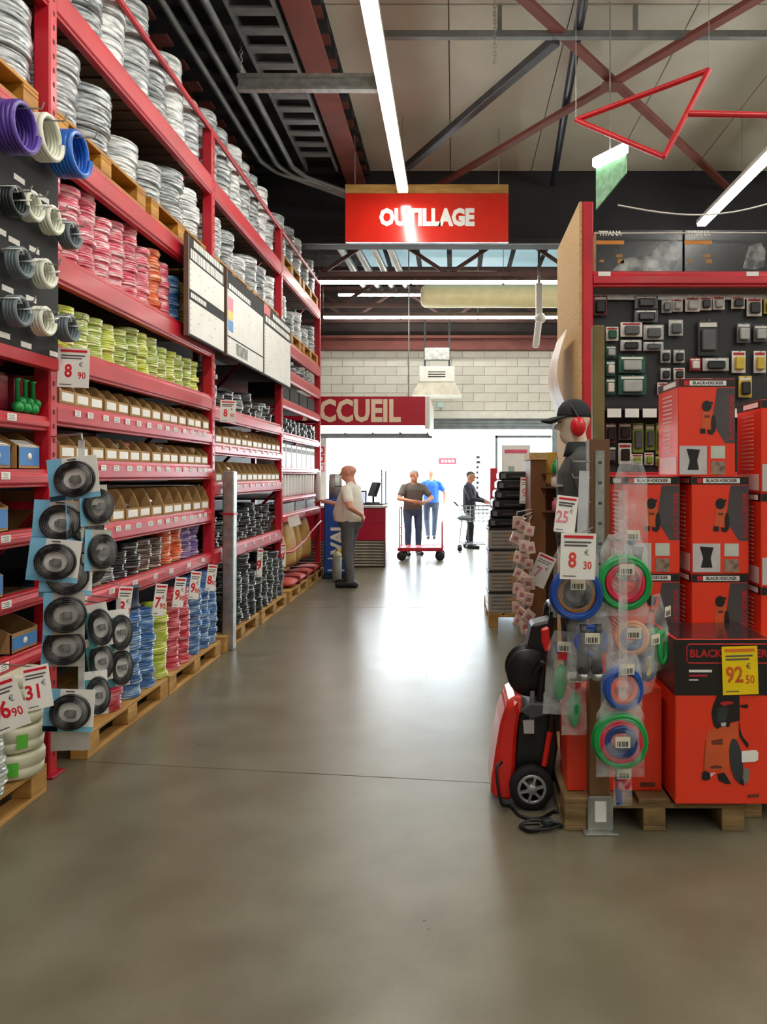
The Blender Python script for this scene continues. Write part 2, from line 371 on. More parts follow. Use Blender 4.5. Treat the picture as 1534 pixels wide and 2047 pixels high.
# luminaires: white housing with an open lit tube
TUBE = emit('lit_tube', 'fffdf4', TUBE_STRENGTH)
def strip(x, y0, y1, z, label, axis='y', wd=.13):
    t = thing('light_strip', label, 'light', (x, y0, z)); L = y1-y0; n = max(1, round(L/1.55))
    def B(mb, a0, a1, b0, b1, c0, c1): mb.box(b0, b1, a0, a1, c0, c1) if axis == 'y' else mb.box(a0, a1, b0, b1, c0, c1)
    h = MB(); B(h, 0, L, -wd/2, wd/2, .035, .09); part('housing', h, WHITEP, t, .004)
    tb = MB(); B(tb, .01, L/n-.01, -wd/2+.006, wd/2-.006, 0, .036); me = tb.mesh('tube', TUBE, .012, 2)
    for i in range(n): put('tube', me, t, (0, i*L/n, 0) if axis == 'y' else (i*L/n, 0, 0))
    for i in range(0, n+1, 2):
        wv = MB(); p = i*L/n; p = min(max(p, .05), L-.05); B(wv, p-.004, p+.004, -.004, .004, .09, ZC-z); part('hanger_wire', wv, GALV, t)
    return t
strip(-.62, -6.0, 9.35, 5.0, 'long bright light strip ending above the red overhead sign')
strip(3.4, -6.0, 10.6, 5.0, 'long bright light strip over the tool racking')
strip(7.2, -6.0, 10.6, 5.0, 'added unseen fill light strip over the next aisle')  # extra strip out of view, added as fill light
def strip_x(y, x0, x1, z, label): 
    t = thing('light_strip', label, 'light', (x0, y, z)); L = x1-x0; n = round(L/1.5)
    h = MB(); h.box(0, L, -.05, .05, .03, .1); part('housing', h, M('brown_housing', '6d5a52', .5), t)
    tb = MB(); tb.box(.01, L/n-.01, -.04, .04, -.01, .03); me = tb.mesh('tube', TUBE, .01)
    for i in range(n): put('tube', me, t, (i*L/n, 0, 0))
    for i in range(0, n+1, 2):
        wv = MB(); wv.box(i*L/n-.004, i*L/n+.004, -.004, .004, .1, ZC-z); part('hanger_wire', wv, GALV, t)
strip_x(12.5, -2.2, 6.8, 4.70, 'bright light strip crosswise in front of the yellow duct')
strip_x(15.0, -2.55, 6.5, 4.64, 'bright light strip crosswise behind and below the yellow duct')
strip_x(16.6, -2.5, 1.2, 5.45, 'high bright light strip near the skylights')
# yellow duct
s = MB(); s.lathe([(.12, 0), (.17, .02), (.205, .08), (.21, .3), (.21, 4.6)], 24, axis='x')
tag(put('air_duct', s.mesh('air_duct', M('yellow_duct', 'efe2ae', .4, var=.05)), None, (-.62, 14.3, 4.9)), 'large pale yellow round air duct hung below the roof', 'duct')
# trusses of the rear zone
TRB = M('dark_truss_paint', '4f332d', .65, var=.15)
def truss(y, label, z0=5.02, z1=5.75):
    t = thing('roof_truss', label, 'truss', (-3.4, y, z0)); H_ = z1-z0
    for z in (0, H_):
        s = MB(); s.box(0, 9, -.05, .05, z-.04, z+.04); part('chord', s, TRB, t, .004)
    n = 8
    for i in range(n):
        a, b = i*1.1, (i+1)*1.1; s = MB(); s.bar((a, 0, 0 if i % 2 else H_), (b, 0, H_ if i % 2 else 0), .05, .06); part('web', s, TRB, t)
truss(13.2, 'rust-red lattice truss just behind the black bulkhead')
truss(15.6, 'rust-red lattice truss behind the yellow duct')
truss(17.2, 'rust-red lattice truss close to the block wall')
for k, x in enumerate((-2.15, -1.85, -1.55, -1.25)):
    s = MB(); s.tube([(x, 11.2, 5.65), (x+.25, 17.4, 5.65)], .07, 10); tag(put('ventilation_pipe', s.mesh('ventilation_pipe', GALV)), 'bare metal ventilation pipe running towards the block wall', 'pipe', 'metal pipes under the rear roof')
hc_ = thing('camera_bracket', 'white hanging bracket with camera housing before the block wall', 'camera', at(1078, 566, 12.3))
s = MB(); s.box(-.05, .05, -.04, .04, -.55, .0); part('bracket', s, WHITEP, hc_, .008)
s = MB(); s.box(-.02, .02, -.02, .02, 0, ZC-at(1078, 566, 12.3).z); part('drop_rod', s, GALV, hc_)
s = MB(); s.sphere((.02, 0, -.56), .09, 14, 10); part('dome', s, WHITEP, hc_)
s = MB(); s.cbox((-.03, -.02, -.82), (.1, .12, .42), (0, .12, 0)); part('housing', s, WHITEP, hc_, .02)
# warm air heater above the entrance
h = thing('air_heater', 'white hanging warm air heater with flared hood above the entrance', 'heater', (-.36, 16.4, 3.3))
s = MB(); s.box(-.38, .38, -.3, .3, .22, .56); part('casing', s, WHITEP, h, .02)
s = MB(); s.add([(-.38, -.3, .22), (.38, -.3, .22), (.38, .3, .22), (-.38, .3, .22), (-.52, -.42, -.05), (.52, -.42, -.05), (.52, .42, -.05), (-.52, .42, -.05)], [(0, 1, 5, 4), (1, 2, 6, 5), (2, 3, 7, 6), (3, 0, 4, 7), (0, 3, 2, 1), (4, 5, 6, 7)]); part('hood', s, M('hood_beige', 'c9c1ae', .5), h)
for z in (.33, .38, .43):
    s = MB(); s.box(-.18, .18, -.306, -.298, z, z+.02); part('grille_slot', s, BLACK, h)
for x in (-.26, .26):
    s = MB(); s.box(x-.02, x+.02, -.02, .02, .56, 2.64); part('hanger', s, DGREY, h)  # up to the roof
s = MB(); s.box(-.27, .27, -.1, .1, .72, .98); part('flue_box', s, GALV, h, .01)
s = MB(); s.box(-.07, .07, -.02, .02, 0, .12); s.box(-.07, .07, -.03, -.02, .005, .115)
tag(put('exit_light', s.mesh('exit_light', [M('pale_green_lens', 'cfe8e4', .4)])), 'small pale exit light on the wall above the shutter', 'exit light').location = (-.3, FY0-.05, 3.12)
# red overhead sign
G = M('glossy_red_sign', 'dd2a1c', .16, var=.03, coat=.6)
sg = thing('overhead_sign', 'red hanging sign with white lettering and a wooden top rail', 'sign', (-.34, 9.62, 4.49))
s = MB(); s.box(-1.02, 1.02, 0, .05, 0, .61); part('panel', s, G, sg, .004)
s = MB(); s.box(-1.02, 1.02, -.01, .06, .61, .72); part('top_rail', s, WOOD, sg, .004)
text('OUTILLAGE', .28, WHITE, sg, (0, -.004, .3), bold=.016, sx=.8)
for x in (-.9, .9):
    s = MB(); s.box(x-.006, x+.006, .02, .03, .72, ZC-4.49); part('hanger_wire', s, GALV, sg)
# red tube triangle frame hung over the tool racking
tf = thing('triangle_frame', 'red tube triangle on an arm hung over the tool racking', 'frame', (0, 0, 0))
A, B, C = at(1152, 240, 5.6), at(1418, 140, 5.2), at(1328, 314, 5.2)
for p, q in ((A, B), (B, C), (C, A)):
    s = MB(); s.tube([p, q], .02, 10); part('side_tube', s, REDP, tf)
m_ = (B+C)/2
s = MB(); s.tube([m_, m_+Vector((1.3, .1, .02))], .022, 10); part('arm', s, REDP, tf)
for p in (A, B):
    s = MB(); s.tube([p, Vector((p.x, p.y, ZC))], .003, 5); part('hanger_wire', s, GALV, tf)
# green emergency exit sign on a bracket
ex = thing('emergency_sign', 'green hanging emergency exit sign with a lit white lamp on top', 'exit sign', at(1214, 345, 7.2))
s = MB(); s.add([(-.1, .02, -.34), (.11, -.3, -.12), (.11, -.3, .06), (-.1, .02, .05), (-.09, .03, -.34), (.12, -.29, -.12), (.12, -.29, .06), (-.09, .03, .05)],
                [(0, 1, 2, 3), (7, 6, 5, 4), (0, 4, 5, 1), (1, 5, 6, 2), (2, 6, 7, 3), (3, 7, 4, 0)]); part('sign_plate', s, M('exit_green', '6fb07c', .4, var=.25, scale=18), ex)
s = MB(); s.cbox((0, -.14, .1), (.07, .42, .09), (0, 0, .57)); part('lamp', s, emit('emergency_lamp', 'ffffff', 6), ex, .015)
s = MB(); s.box(-.006, .006, -.146, -.134, .14, ZC-at(1214, 345, 7.2).z); part('hanger', s, GALV, ex)
# sagging white cable and straight line above the racking
p0, p1 = at(1236, 410, 7.0), at(1640, 370, 7.0)
s = MB(); s.tube([p0.lerp(p1, i/14)-Vector((0, 0, .17*math.sin(PI*i/14))) for i in range(15)]+[Vector((3.38, 7.0, 4.6)), Vector((3.4, 7.0, 5.06))], .007, 6)
tag(put('power_cable', s.mesh('power_cable', WHITEP)), 'thin white cable sagging from the green exit sign', 'cable')
# ------------------------------------------------------------------ long red pallet racking on the left
RX, RB = -2.11, -3.2                        # aisle face and back of the racking
PITCH = 2.70; UP = [1.36, 4.06, 6.76, 9.46, 12.16]
BEAMS = {
    0: [(.63, .71), (.92, 1.0), (1.23, 1.31), (1.52, 1.61), (1.81, 1.885), (3.25, 3.40), (4.03, 4.2)],
    1: [(.80, .905), (1.165, 1.29), (1.545, 1.67), (1.845, 1.97), (2.14, 2.28), (2.61, 2.77), (3.25, 3.40), (4.03, 4.2)],
    2: [(.78, .92), (1.39, 1.52), (1.76, 1.87), (2.07, 2.2), (3.25, 3.40), (4.03, 4.2)],
    3: [(.98, 1.1), (1.24, 1.3), (1.6, 1.68), (2.02, 2.12), (2.42, 2.54), (2.78, 2.94), (3.13, 3.3), (4.03, 4.2)],
}
TAGN = {0: {0: 4, 1: 4, 2: 4, 3: 4, 4: 5}, 1: {0: 7, 1: 14, 2: 14, 3: 14}, 2: {0: 7, 2: 10, 1: 10}, 3: {0: 5}}
RLAB = ['red racking bay with a black hose sample board', 'red racking bay of pink, green and blue cable coils', 'red racking bay with white information boards and black coils', 'red racking bay beside the reception counter with tan sacks']
post = MB(); post.box(0, .09, 0, .075, 0, 4.62); post_me = post.mesh('post', RED, .008)
postd = MB(); postd.box(0, .07, 0, .07, 0, 4.62); postd_me = postd.mesh('post', DRED, .006)
lab = MB(); lab.box(0, .003, -.036, .036, -.017, .017, 0)
for k in range(3): lab.box(.003, .0036, -.028+.012*(k % 2), .02, -.011+k*.009, -.008+k*.009, 1)
lab_me = lab.mesh('price_label', [WHITE, GREYPRINT])
holes = MB()
for k in range(60): holes.box(0, .002, -.008, .008, k*.075+.1, k*.075+.125)
hole_me = holes.mesh('post_slots', M('slot_dark', '5a1218', .7))
bp_ = MB(); bp_.box(-.02, .12, -.03, .11, 0, .012); bp_me = bp_.mesh('base_plate', DRED, .003)
def post_pair(root, yy):
    p = put('post', post_me, root, (-.09, yy-.0375, 0)); put('post_slots', hole_me, p, (.0895, .0375, 0))
    put('base_plate', bp_me, p, (0, 0, 0))
    put('post', postd_me, root, (RB-RX, yy-.035, 0))
    for z in (.4, 1.4, 2.4, 3.4, 4.4):
        s = MB(); s.box(RB-RX+.07, -.09, yy-.02, yy+.02, z, z+.04); part('frame_brace', s, DRED, root)
    for z in (.4, 1.4, 2.4, 3.4):
        s = MB(); s.bar((RB-RX+.07, yy, z+.03), (-.09, yy, z+.98), .03, .03); part('frame_brace', s, DRED, root)
RACKS = []
for b in range(4):
    y0 = UP[b]; root = thing('pallet_rack', RLAB[b], 'racking', (RX, y0, 0)); RACKS.append(root)
    post_pair(root, 0)
    if b == 3: post_pair(root, PITCH)
    for k, (za, zb) in enumerate(BEAMS[b]):
        yb0, yb1 = .0375, PITCH-.0375; Hh = zb-za
        s = MB(); s.prism([(-.06, za), (-.012, za), (-.012, za+.012), (0, za+.022), (0, zb-.03), (-.012, zb-.02), (-.012, zb), (-.06, zb)], yb0, yb1, 'y')
        beam = part('beam', s, RED, root, .003)
        s = MB(); s.box(RB-RX+.01, RB-RX+.06, yb0, yb1, za, zb); part('beam', s, DRED, root)
        if zb < 3:
            s = MB(); s.box(RB-RX+.06, -.06, yb0, yb1, zb-.025, zb-.003); part('shelf_panel', s, DECK, root)
        else:
            dm = MB(); dm.box(RB-RX+.02, -.06, 0, .12, zb-.03, zb-.004); dme = dm.mesh('deck_board', DECK)
            for i in range(17): put('deck_board', dme, root, (0, .06+i*.152, 0))
        n = TAGN[b].get(k, 0)
        for i in range(n):
            yy = .16+(i+.5)*(PITCH-.3)/n+RND.uniform(-.02, .02)
            put('price_label', lab_me, beam, (.0005, yy, zb-Hh*.36), (0, 0, RND.uniform(-.05, .05)))
    s = MB(); s.tube([(-.02, -.02, 4.6), (-.02, PITCH+.02, 4.6)], .022, 10); part('guard_rail', s, RED, root)

# ------------------------------------------------------------------ wooden pallets
def pallet_parts(root, wood, L=1.2, W=.8):
    """runners and blocks along local x (length L), depth W along y, base at z = 0"""
    def p(n, *a):
        s = MB(); s.box(*a); part(n, s, wood, root, .003)
    for y in (0, W/2-.05, W-.1): p('bottom_board', 0, L, y, y+.1, 0, .022)
    for x in (0, L/2-.07, L-.14):
        for y in (0, W/2-.05, W-.1): p('block', x, x+.14, y, y+.1, .022, .1)
        p('cross_board', x, x+.14, 0, W, .1, .122)
    for i in range(5):
        y = i*(W-.14)/4; p('top_board', 0, L, y, y+.14, .122, .144)
PT = {}
def pallet(loc, rz, wood, label, group=None, L=1.2, W=.8):
    key = (wood.name, L, W)
    if key not in PT:
        r = thing('wooden_pallet', label, 'pallet', loc, rz, group); pallet_parts(r, wood, L, W); PT[key] = r; return r
    return dup(PT[key], loc, (0, 0, rz), label, group)
# front edge on the aisle: local x runs along world -Y -> rotate so that length lies along the aisle
def fpallet(y, z, wood, label, group=None, x=RX+.075): return pallet((x, y, z), PI/2, wood, label, group)
fpallet(2.65, 0, WOOD, 'pine floor pallet under white reels and buckets')
for i, y in enumerate((4.28, 5.51)): fpallet(y, 0, WOOD, ['pine floor pallet beneath blue and red coils by the blister strip', 'pine floor pallet beneath green, red and blue coil columns'][i])
for i, y in enumerate((6.84, 8.16)): fpallet(y, 0, WOOD, ['pine floor pallet with the red box and galvanised pole', 'pine floor pallet beneath tall black coil columns'][i])
for i, y in enumerate((9.54, 10.86)): fpallet(y, 0, WOOD, ['pine floor pallet under the green and white bundle', 'pine floor pallet under red sacks by the counter'][i])
for i, y in enumerate((1.45, 2.75)): fpallet(y, 3.40, WOODO, 'yellowed pallet above the sample board, '+['by the bay middle', 'by the red post'][i], 'pallets above the sample board', RX-.02)
for i, y in enumerate((4.12, 5.42)): fpallet(y, 3.40, WOODO, 'yellowed pallet above pink coils, '+['next to the sample board', 'next to the information board'][i], 'pallets above the pink coils', RX-.02)
for i, y in enumerate((6.86, 8.16)): fpallet(y, 3.40, WOODO, 'yellowed pallet behind the board '+['with colour squares', 'with red corner'][i], 'pallets behind the boards', RX-.02)
for i, y in enumerate((9.54, 10.86)):
    fpallet(y, 3.30, WOODO, 'yellowed pallet on the middle beam of the last bay, '+['board side', 'counter side'][i], 'middle pallets of the last bay', RX-.02)
    fpallet(y, 4.20, WOODO, 'yellowed pallet on the topmost beam of the last bay, '+['board side', 'counter side'][i], 'top pallets of the last bay', RX-.02)

# ------------------------------------------------------------------ coils
def coil_mesh(name, mat, ro, ri, h, nw, seed, wob=.03, n=24):
    r = random.Random(seed); prof = []; k = nw*2
    offs = [r.uniform(-wob, wob)*ro for _ in range(nw)]
    for i in range(nw):
        z = h*i/nw; dz = h/nw
        prof += [(ro*.965+offs[i]*.5, z+dz*.04), (ro+offs[i], z+dz*.35), (ro+offs[i], z+dz*.65)]
    prof += [(ro*.95, h*.985), (ro*.8, h), (ri*1.15, h), (ri, h*.94), (ri, h*.06), (ri*1.15, 0), (ro*.85, 0)]
    mb = MB(); mb.lathe(prof, n, closed=True)
    ph = r.uniform(0, 6)
    for i, v in enumerate(mb.v):
        a = math.atan2(v[1], v[0]); q = i//n
        f = 1+.012*math.sin(2*a+ph+q*1.7)+.008*math.sin(5*a+q*2.3)
        mb.v[i] = (v[0]*f, v[1]*f, v[2]+h*.05*math.sin(a*2+q*1.3) if 0 < q < nw*3 else v[2])
    return mb.mesh(name, mat)
CM = {}
def coil_variants(key, mat, ro, ri, h, nw, wob=.03):
    if key not in CM: CM[key] = [coil_mesh('cable_coil', mat, ro, ri, h, nw, s*13+len(key), wob) for s in range(3)]
    return CM[key]
def stack(key, mat, x, y, z, n, ro, ri, h, nw, what, col, group, jit=.012, wob=.03, tilt=.02, name='cable_coil'):
    """one column of coils; what: 'pink wire coil', col: which column it stands in"""
    vs_ = coil_variants(key, mat, ro, ri, h, nw, wob)
    for i in range(n):
        o = put(name, RND.choice(vs_), None, (x+RND.uniform(-jit, jit), y+RND.uniform(-jit, jit), z+i*h+.001), (RND.uniform(-tilt, tilt)*.5, RND.uniform(-tilt, tilt)*.5, RND.uniform(0, 6.28)))
        tag(o, f'{what}, {"topmost" if i == n-1 and n > 1 else ("lowest" if i == 0 else ORD[i]+" from the bottom")}, {col}', 'cable coil', group)
def cmat(name, c1, c2, film_=.7, rough=.35, con=(.42, .62)):
    return M(name, c1, rough, scale=7, stretch=(1, 1, 5), hex2=c2, coat=film_, bump=.25, bscale=16, rnd=.12, contrast=con)  # paler second colour paints film highlights onto the cable
SILV = [cmat('silver_wrap_a', '767e83', 'd3d8da', .9, .28, (.4, .66)), cmat('silver_wrap_b', '5f676c', 'b9c0c2', .9, .26, (.4, .66)), cmat('white_wrap', '9aa1a4', 'eceeed', .9, .28, (.4, .6))]
STRW = M('white_strap', 'e8e8e4', .4)
def silver_rows(y0, y1, z, n, group, where, gap=.4, ro=.175, h=.135, rows=2, what='silver conduit coil'):
    y = y0+.2; k = 0
    while y < y1-.1:
        for r in range(rows):
            m = SILV[(k+r*2) % 3]; nn = max(1, n+RND.choice((-1, 0, 0)) if r == 0 else n)
            stack('silver%d%.3f%.3f' % ((k+r*2) % 3, ro, h), m, RX-.21-r*.42, y, z, nn, ro, ro*.45, h, 6, what, f'{ORD[k]} {"front" if r == 0 else "rear"} column, {where}', group, .015, .03, name='conduit_coil')
        y += gap; k += 1
silver_rows(2.4, 3.98, 3.544, 3, 'silver coils above the sample board', 'pallet above sample board', .42)
silver_rows(4.15, 6.65, 3.544, 3, 'silver coils above the pink coils', 'pallets above pink coils', .42)
silver_rows(6.85, 9.4, 3.40, 4, 'silver coils behind the boards', 'behind the white boards', .42, h=.13, what='grey conduit coil')
silver_rows(9.6, 12.05, 3.444, 3, 'silver coils in the last bay', 'last bay middle pallets', .5, rows=1, what='grey conduit coil')
silver_rows(2.9, 4.0, 4.20, 4, 'coils on the top beam above the sample board', 'top beam above sample board', .36, ro=.165, h=.165)
silver_rows(4.1, 6.7, 4.20, 4, 'coils on the top beam over pink coils', 'top beam above pink coils', .36, ro=.165, h=.165)
silver_rows(6.8, 9.4, 4.20, 4, 'coils on the top beam over the boards', 'top beam above boards', .37, ro=.165, h=.165)
silver_rows(9.55, 12.05, 4.344, 3, 'coils on the top pallets of the last bay', 'last bay top pallets', .5, ro=.18, h=.17, rows=1, what='dark silver conduit coil')

PINK = cmat('pink_cable', 'cc2f52', 'f3c3cc', .7); PINK2 = cmat('rose_cable', 'd8506a', 'f6d5da', .7); ORNG = cmat('orange_cable', 'e05a24', 'f5b48c', .6)
BLUEC = cmat('blue_cable', '2f66a8', 'a9c9e6', .5); PURP = cmat('purple_cable', '6a4a9a', 'c4b4d8', .6); GRNY = cmat('green_yellow_cable', '9fb53a', 'e6ecb0', .7)
GRNY2 = cmat('lime_yellow_cable', 'b7c62e', 'eef09a', .6); BLKC = cmat('black_cable', '1d2124', '8f9698', .6, .3, (.5, .72)); BRNC = cmat('brown_cable', '4a352c', 'a89a90', .6)
GREYC = cmat('grey_cable', '4e5558', 'aab0b2', .6); REDC = cmat('red_cable', 'c41e3a', 'ef9aa6', .5); NAVY = M('navy_drum', '1b2a44', .4, var=.1); YELC = cmat('yellow_cable', 'b8a22a', 'e8dc9a', .6)
cols = [(PINK, 'pink', 10), (PINK2, 'rose', 10), (PINK, 'pink', 11), (PINK2, 'rose', 9), (PINK2, 'rose', 10), (PINK, 'pink', 11), (PINK2, 'rose', 9), (ORNG, 'orange', 10), (PINK2, 'rose', 9), (BLUEC, 'blue', 8), (YELC, 'yellow', 8), (PURP, 'purple', 8)]
for k, (m, nm, n) in enumerate(cols):
    stack('s_'+nm, m, RX-.155, 4.22+k*.205, 2.768, n, .095, .035, .046, 3, f'{nm} wire coil with painted highlights', f'{ORD[k]} column of the pink shelf', 'coils on the pink shelf', .01, .05, name='wire_coil')
for k in range(14):
    m, nm = ((GRNY, 'green'), (GRNY2, 'lime'))[k % 3 == 1]
    stack('s_'+nm, m, RX-.15, 4.2+k*.178, 2.278, 6 if k > 8 else RND.choice((6, 7)), .086, .03, .043, 3, f'{nm} and yellow earth wire coil', f'{ORD[k]} column above the bins', 'green and yellow coils', .01, .05, name='earth_wire_coil')
for k, (m, nm, n) in enumerate([(BLUEC, 'blue', 4), (BLUEC, 'blue', 4), (GREYC, 'grey', 5), (GREYC, 'grey', 5), (BLKC, 'black', 4), (BLKC, 'black', 5), (BRNC, 'brown', 5), (BRNC, 'brown', 5), (ORNG, 'orange', 6), (ORNG, 'orange', 6), (PURP, 'purple', 6), (PURP, 'purple', 6)]):
    stack('m_'+nm, m, RX-.16, 4.26+k*.205, .905, n, .1, .035, .044, 3, f'{nm} cable coil', f'{ORD[k]} column under the lowest bin row', 'coils on the low shelf', .012, .06)
for k, (m, nm, n, yy) in enumerate([(REDC, 'red', 3, 4.72), (BLUEC, 'blue', 13, 5.0), (BLUEC, 'blue', 12, 5.24), (GRNY2, 'lime', 12, 5.48), (REDC, 'red', 13, 5.72), (REDC, 'red', 13, 5.94), (BLUEC, 'blue', 14, 6.2), (BLUEC, 'blue', 14, 6.42), (BLUEC, 'blue', 14, 6.62)]):
    stack('f_'+nm, m, RX-.03, yy, .145, n, .094, .035, .044, 3, f'{nm} cable coil', f'{ORD[k]} floor column past the blister cards', 'coils on floor pallets', .01, .05)
s = MB(); s.lathe([(.1, 0), (.1, .015), (.088, .025), (.088, .12), (.1, .13), (.1, .14), (.04, .14)], 24)
tag(put('cable_drum', s.mesh('cable_drum', NAVY), None, (RX-.03, 5.0, .145+13*.044+.003)), 'dark navy plastic cable drum on top of the first blue floor column', 'drum')
for k in range(9):
    n = 13 if k == 2 else RND.choice((10, 11, 12, 9))
    stack('f_black', BLKC, RX-.06, 7.16+k*.262, .145, n, .115, .045, .05, 3, 'black cable coil', f'{ORD[k]} floor column past the galvanised pole', 'black coils on floor pallets', .014, .06, name='black_cable_coil')
    stack('m_black', BLKC, RX-.16, 7.02+k*.272, .92, RND.choice((6, 7, 8, 5)), .105, .04, .046, 3, 'black cable coil', f'{ORD[k]} heap on the shelf above black floor columns', 'black coils on the low shelf', .03, .06, .12, name='black_cable_coil')
for k in range(8):
    m, nm = ((BLKC, 'black'), (GREYC, 'grey'))[k % 3 == 0]
    stack('u_'+nm, m, RX-.17, 7.0+k*.3, 2.2, [8, 3, 4, 4, 5, 3, 4, 4][k], .11, .04, .05, 3, f'{nm} cable coil', f'{ORD[k]} column on the shelf below the white boards', 'coils below the boards', .02, .06, .06, name='black_cable_coil')
# ------------------------------------------------------------------ price signs
def price_sign(loc, wd, ht, rz, tilt, whole, cents, label, card=WHITE, ink=REDPRINT, bar=REDPRINT, group=None, name='price_sign', hang=None):
    t = thing(name, label, 'price sign', loc, (0, 0, 0), group); t.rotation_euler = Euler((tilt[0], tilt[1], rz))
    s = MB(); s.box(-wd/2, wd/2, -.0015, .0015, -ht/2, ht/2); part('card', s, card, t)
    s = MB(); s.box(-wd*.42, wd*.42, -.0028, -.0014, ht*.39, ht*.45); part('header_bar', s, bar, t)
    s = MB()
    for k in range(2): s.box(-wd*.4, wd*(.36-.1*k), -.0026, -.0014, ht*(.3-.07*k)-.003, ht*(.3-.07*k)+.004)
    s.box(-wd*.42, -wd*.05, -.0026, -.0014, -ht*.44, -ht*.42)
    if whole: part('printed_lines', s, GREYPRINT, t)
    if hang:
        v = Euler((tilt[0], tilt[1], rz)).to_matrix().inverted() @ Vector(hang); s = MB(); s.tube([(0, 0, ht/2-.004), Vector((0, 0, ht/2))+v], .003, 6); part('hanger', s, GALV, t)
    if whole: text(whole, ht*.46, ink, t, (-wd*.16, -.002, -ht*.1), bold=ht*.012, sx=.8, depth=.0005)
    if cents: text(cents, ht*.24, ink, t, (wd*.27, -.002, -ht*.2), bold=ht*.004, sx=.8, depth=.0005)
    text('€', ht*.16, GREYPRINT, t, (wd*.24, -.002, ht*.08), depth=.0005)
    return t
price_sign(at(147, 735, 4.0), .155, .205, .15, (0, .03), '8', '90', 'white price sign reading 8.90 hanging below the green coils')
price_sign(at(456, 822, 6.7), .13, .19, .2, (0, .02), '8', '90', 'white price sign on the racking post below the information boards', hang=(-.15, .06, .02))
for k, (px, py, Y, a) in enumerate(((302, 1199, 5.25, '7'), (342, 1184, 5.6, '9'), (374, 1170, 5.95, '9'), (408, 1155, 6.35, '8'), (228, 1208, 4.65, '8'))):
    price_sign(at(px, py, Y)+Vector((.06, 0, 0)), .085, .215, .8, (0, .14), a, '90', 'narrow white price tag hanging '+['over the first blue coil columns', 'over the lime coil column', 'over the red coil column', 'over the last blue coil columns', 'beside the blister strip'][k], hang=(-.12, 0, .03))
price_sign(at(75, 1374, 3.45), .108, .195, .5, (0, -.12), '31', None, 'white price sign reading 31 in front of the white buckets', hang=(-.26, 0, .02))
price_sign(at(8, 1410, 3.25), .145, .222, .35, (0, -.3), '66', '90', 'large tilted white price sign reading 66.90', hang=(-.25, 0, .05))
price_sign(at(512, 1125, 8.1)+Vector((.04, 0, 0)), .06, .3, .6, (0, .05), '9', None, 'long narrow price tag in front of the black floor columns', hang=(-.08, 0, .05))
price_sign(at(560, 1110, 9.3)+Vector((.04, 0, 0)), .06, .28, .6, (0, 0), '9', None, 'long narrow price tag on the post before the tan sacks', hang=(-.1, .1, .03))
price_sign(at(580, 1040, 9.8)+Vector((.05, 0, 0)), .15, .15, .3, (0, -.3), '', None, 'blank tilted white card hung in front of the last bay', hang=(-.12, .05, .03))

# ------------------------------------------------------------------ cardboard bins on the shelves
def bin_mesh(wd, dp, ht, lip):
    s = MB(); t = .006
    s.box(-dp, 0, 0, wd, 0, t); s.box(-dp, -dp+t, 0, wd, 0, ht); s.box(-t, 0, 0, wd, 0, lip)
    for y in (0, wd-t): s.prism([(-dp, 0), (0, 0), (0, lip+.01), (-.03, ht*.8), (-.06, ht), (-dp, ht)], y, y+t, 'y')
    return s.mesh('bin_body', KRAFT)
st = MB(); st.box(0, .0015, -.5, .5, -.5, .5); st_me = st.mesh('sticker', WHITE)
PK = [M('white_packet', 'e9e6de', .4, var=.1), M('pink_packet', 'd96a86', .4), M('grey_packet', '7e8288', .35), M('dark_packet', '33363a', .35), M('tan_packet', 'c5a77a', .6)]
def pack_mesh(m, seed):
    r = random.Random(seed); s = MB(); s.sphere((0, 0, 0), .5, 8, 6)
    s.v = [(v[0]*(1+.3*r.uniform(-1, 1)), v[1]*(1+.3*r.uniform(-1, 1)), v[2]*(1+.25*r.uniform(-1, 1))) for v in s.v]
    return s.mesh('packet', m)
PKM = [pack_mesh(m, i) for i, m in enumerate(PK)]
def bin_row(y0, y1, z, n, ht, lip, what, fill=.6):
    wd = (y1-y0)/n; me = bin_mesh(wd-.008, .42, ht, lip)
    for i in range(n):
        y = y0+i*wd; x = RX-.012-RND.uniform(0, .012)
        t = thing('cardboard_bin', f'open cardboard bin, {ORD[i]} from the nearer post {what}', 'bin', (x, y, z), 0, 'cardboard bins '+what)
        put('bin_body', me, t)
        put('sticker', st_me, t, (.0005, wd/2, lip*.52), scale=(1, wd*.7, lip*.62))
        for j in range(RND.choice((1, 2, 3)) if RND.random() < fill else 0):
            c = RND.randrange(5); sz = RND.uniform(.05, .085)
            hz = sz*.4; zz = z+lip*.7+hz+RND.choice((0, lip*.2, lip*.4))
            o = put('packet', PKM[c], None, (x-.055-RND.uniform(0, .12), y+wd*(.35+.1*j), zz), (0, 0, RND.uniform(0, 3)), (min(sz, wd*.6), min(sz, wd*.55), hz*1.6))
            tag(o, ['white', 'pink', 'grey', 'dark', 'tan'][c]+' packet in a cardboard bin '+what, 'packet', ['white', 'pink', 'grey', 'dark', 'tan'][c]+' packets '+what)
bin_row(4.14, 6.68, 1.969, 14, .145, .075, 'in the row under the green coils', .8)
bin_row(4.14, 6.68, 1.669, 14, .145, .075, 'in the middle bin row', .8)
bin_row(4.14, 6.68, 1.289, 12, .2, .075, 'in the lowest bin row', .8)
bin_row(6.85, 9.4, 1.869, 12, .17, .075, 'in the upper bin row past the pole', .9)
bin_row(6.85, 9.4, 1.519, 12, .19, .08, 'in the lower bin row past the pole', .9)

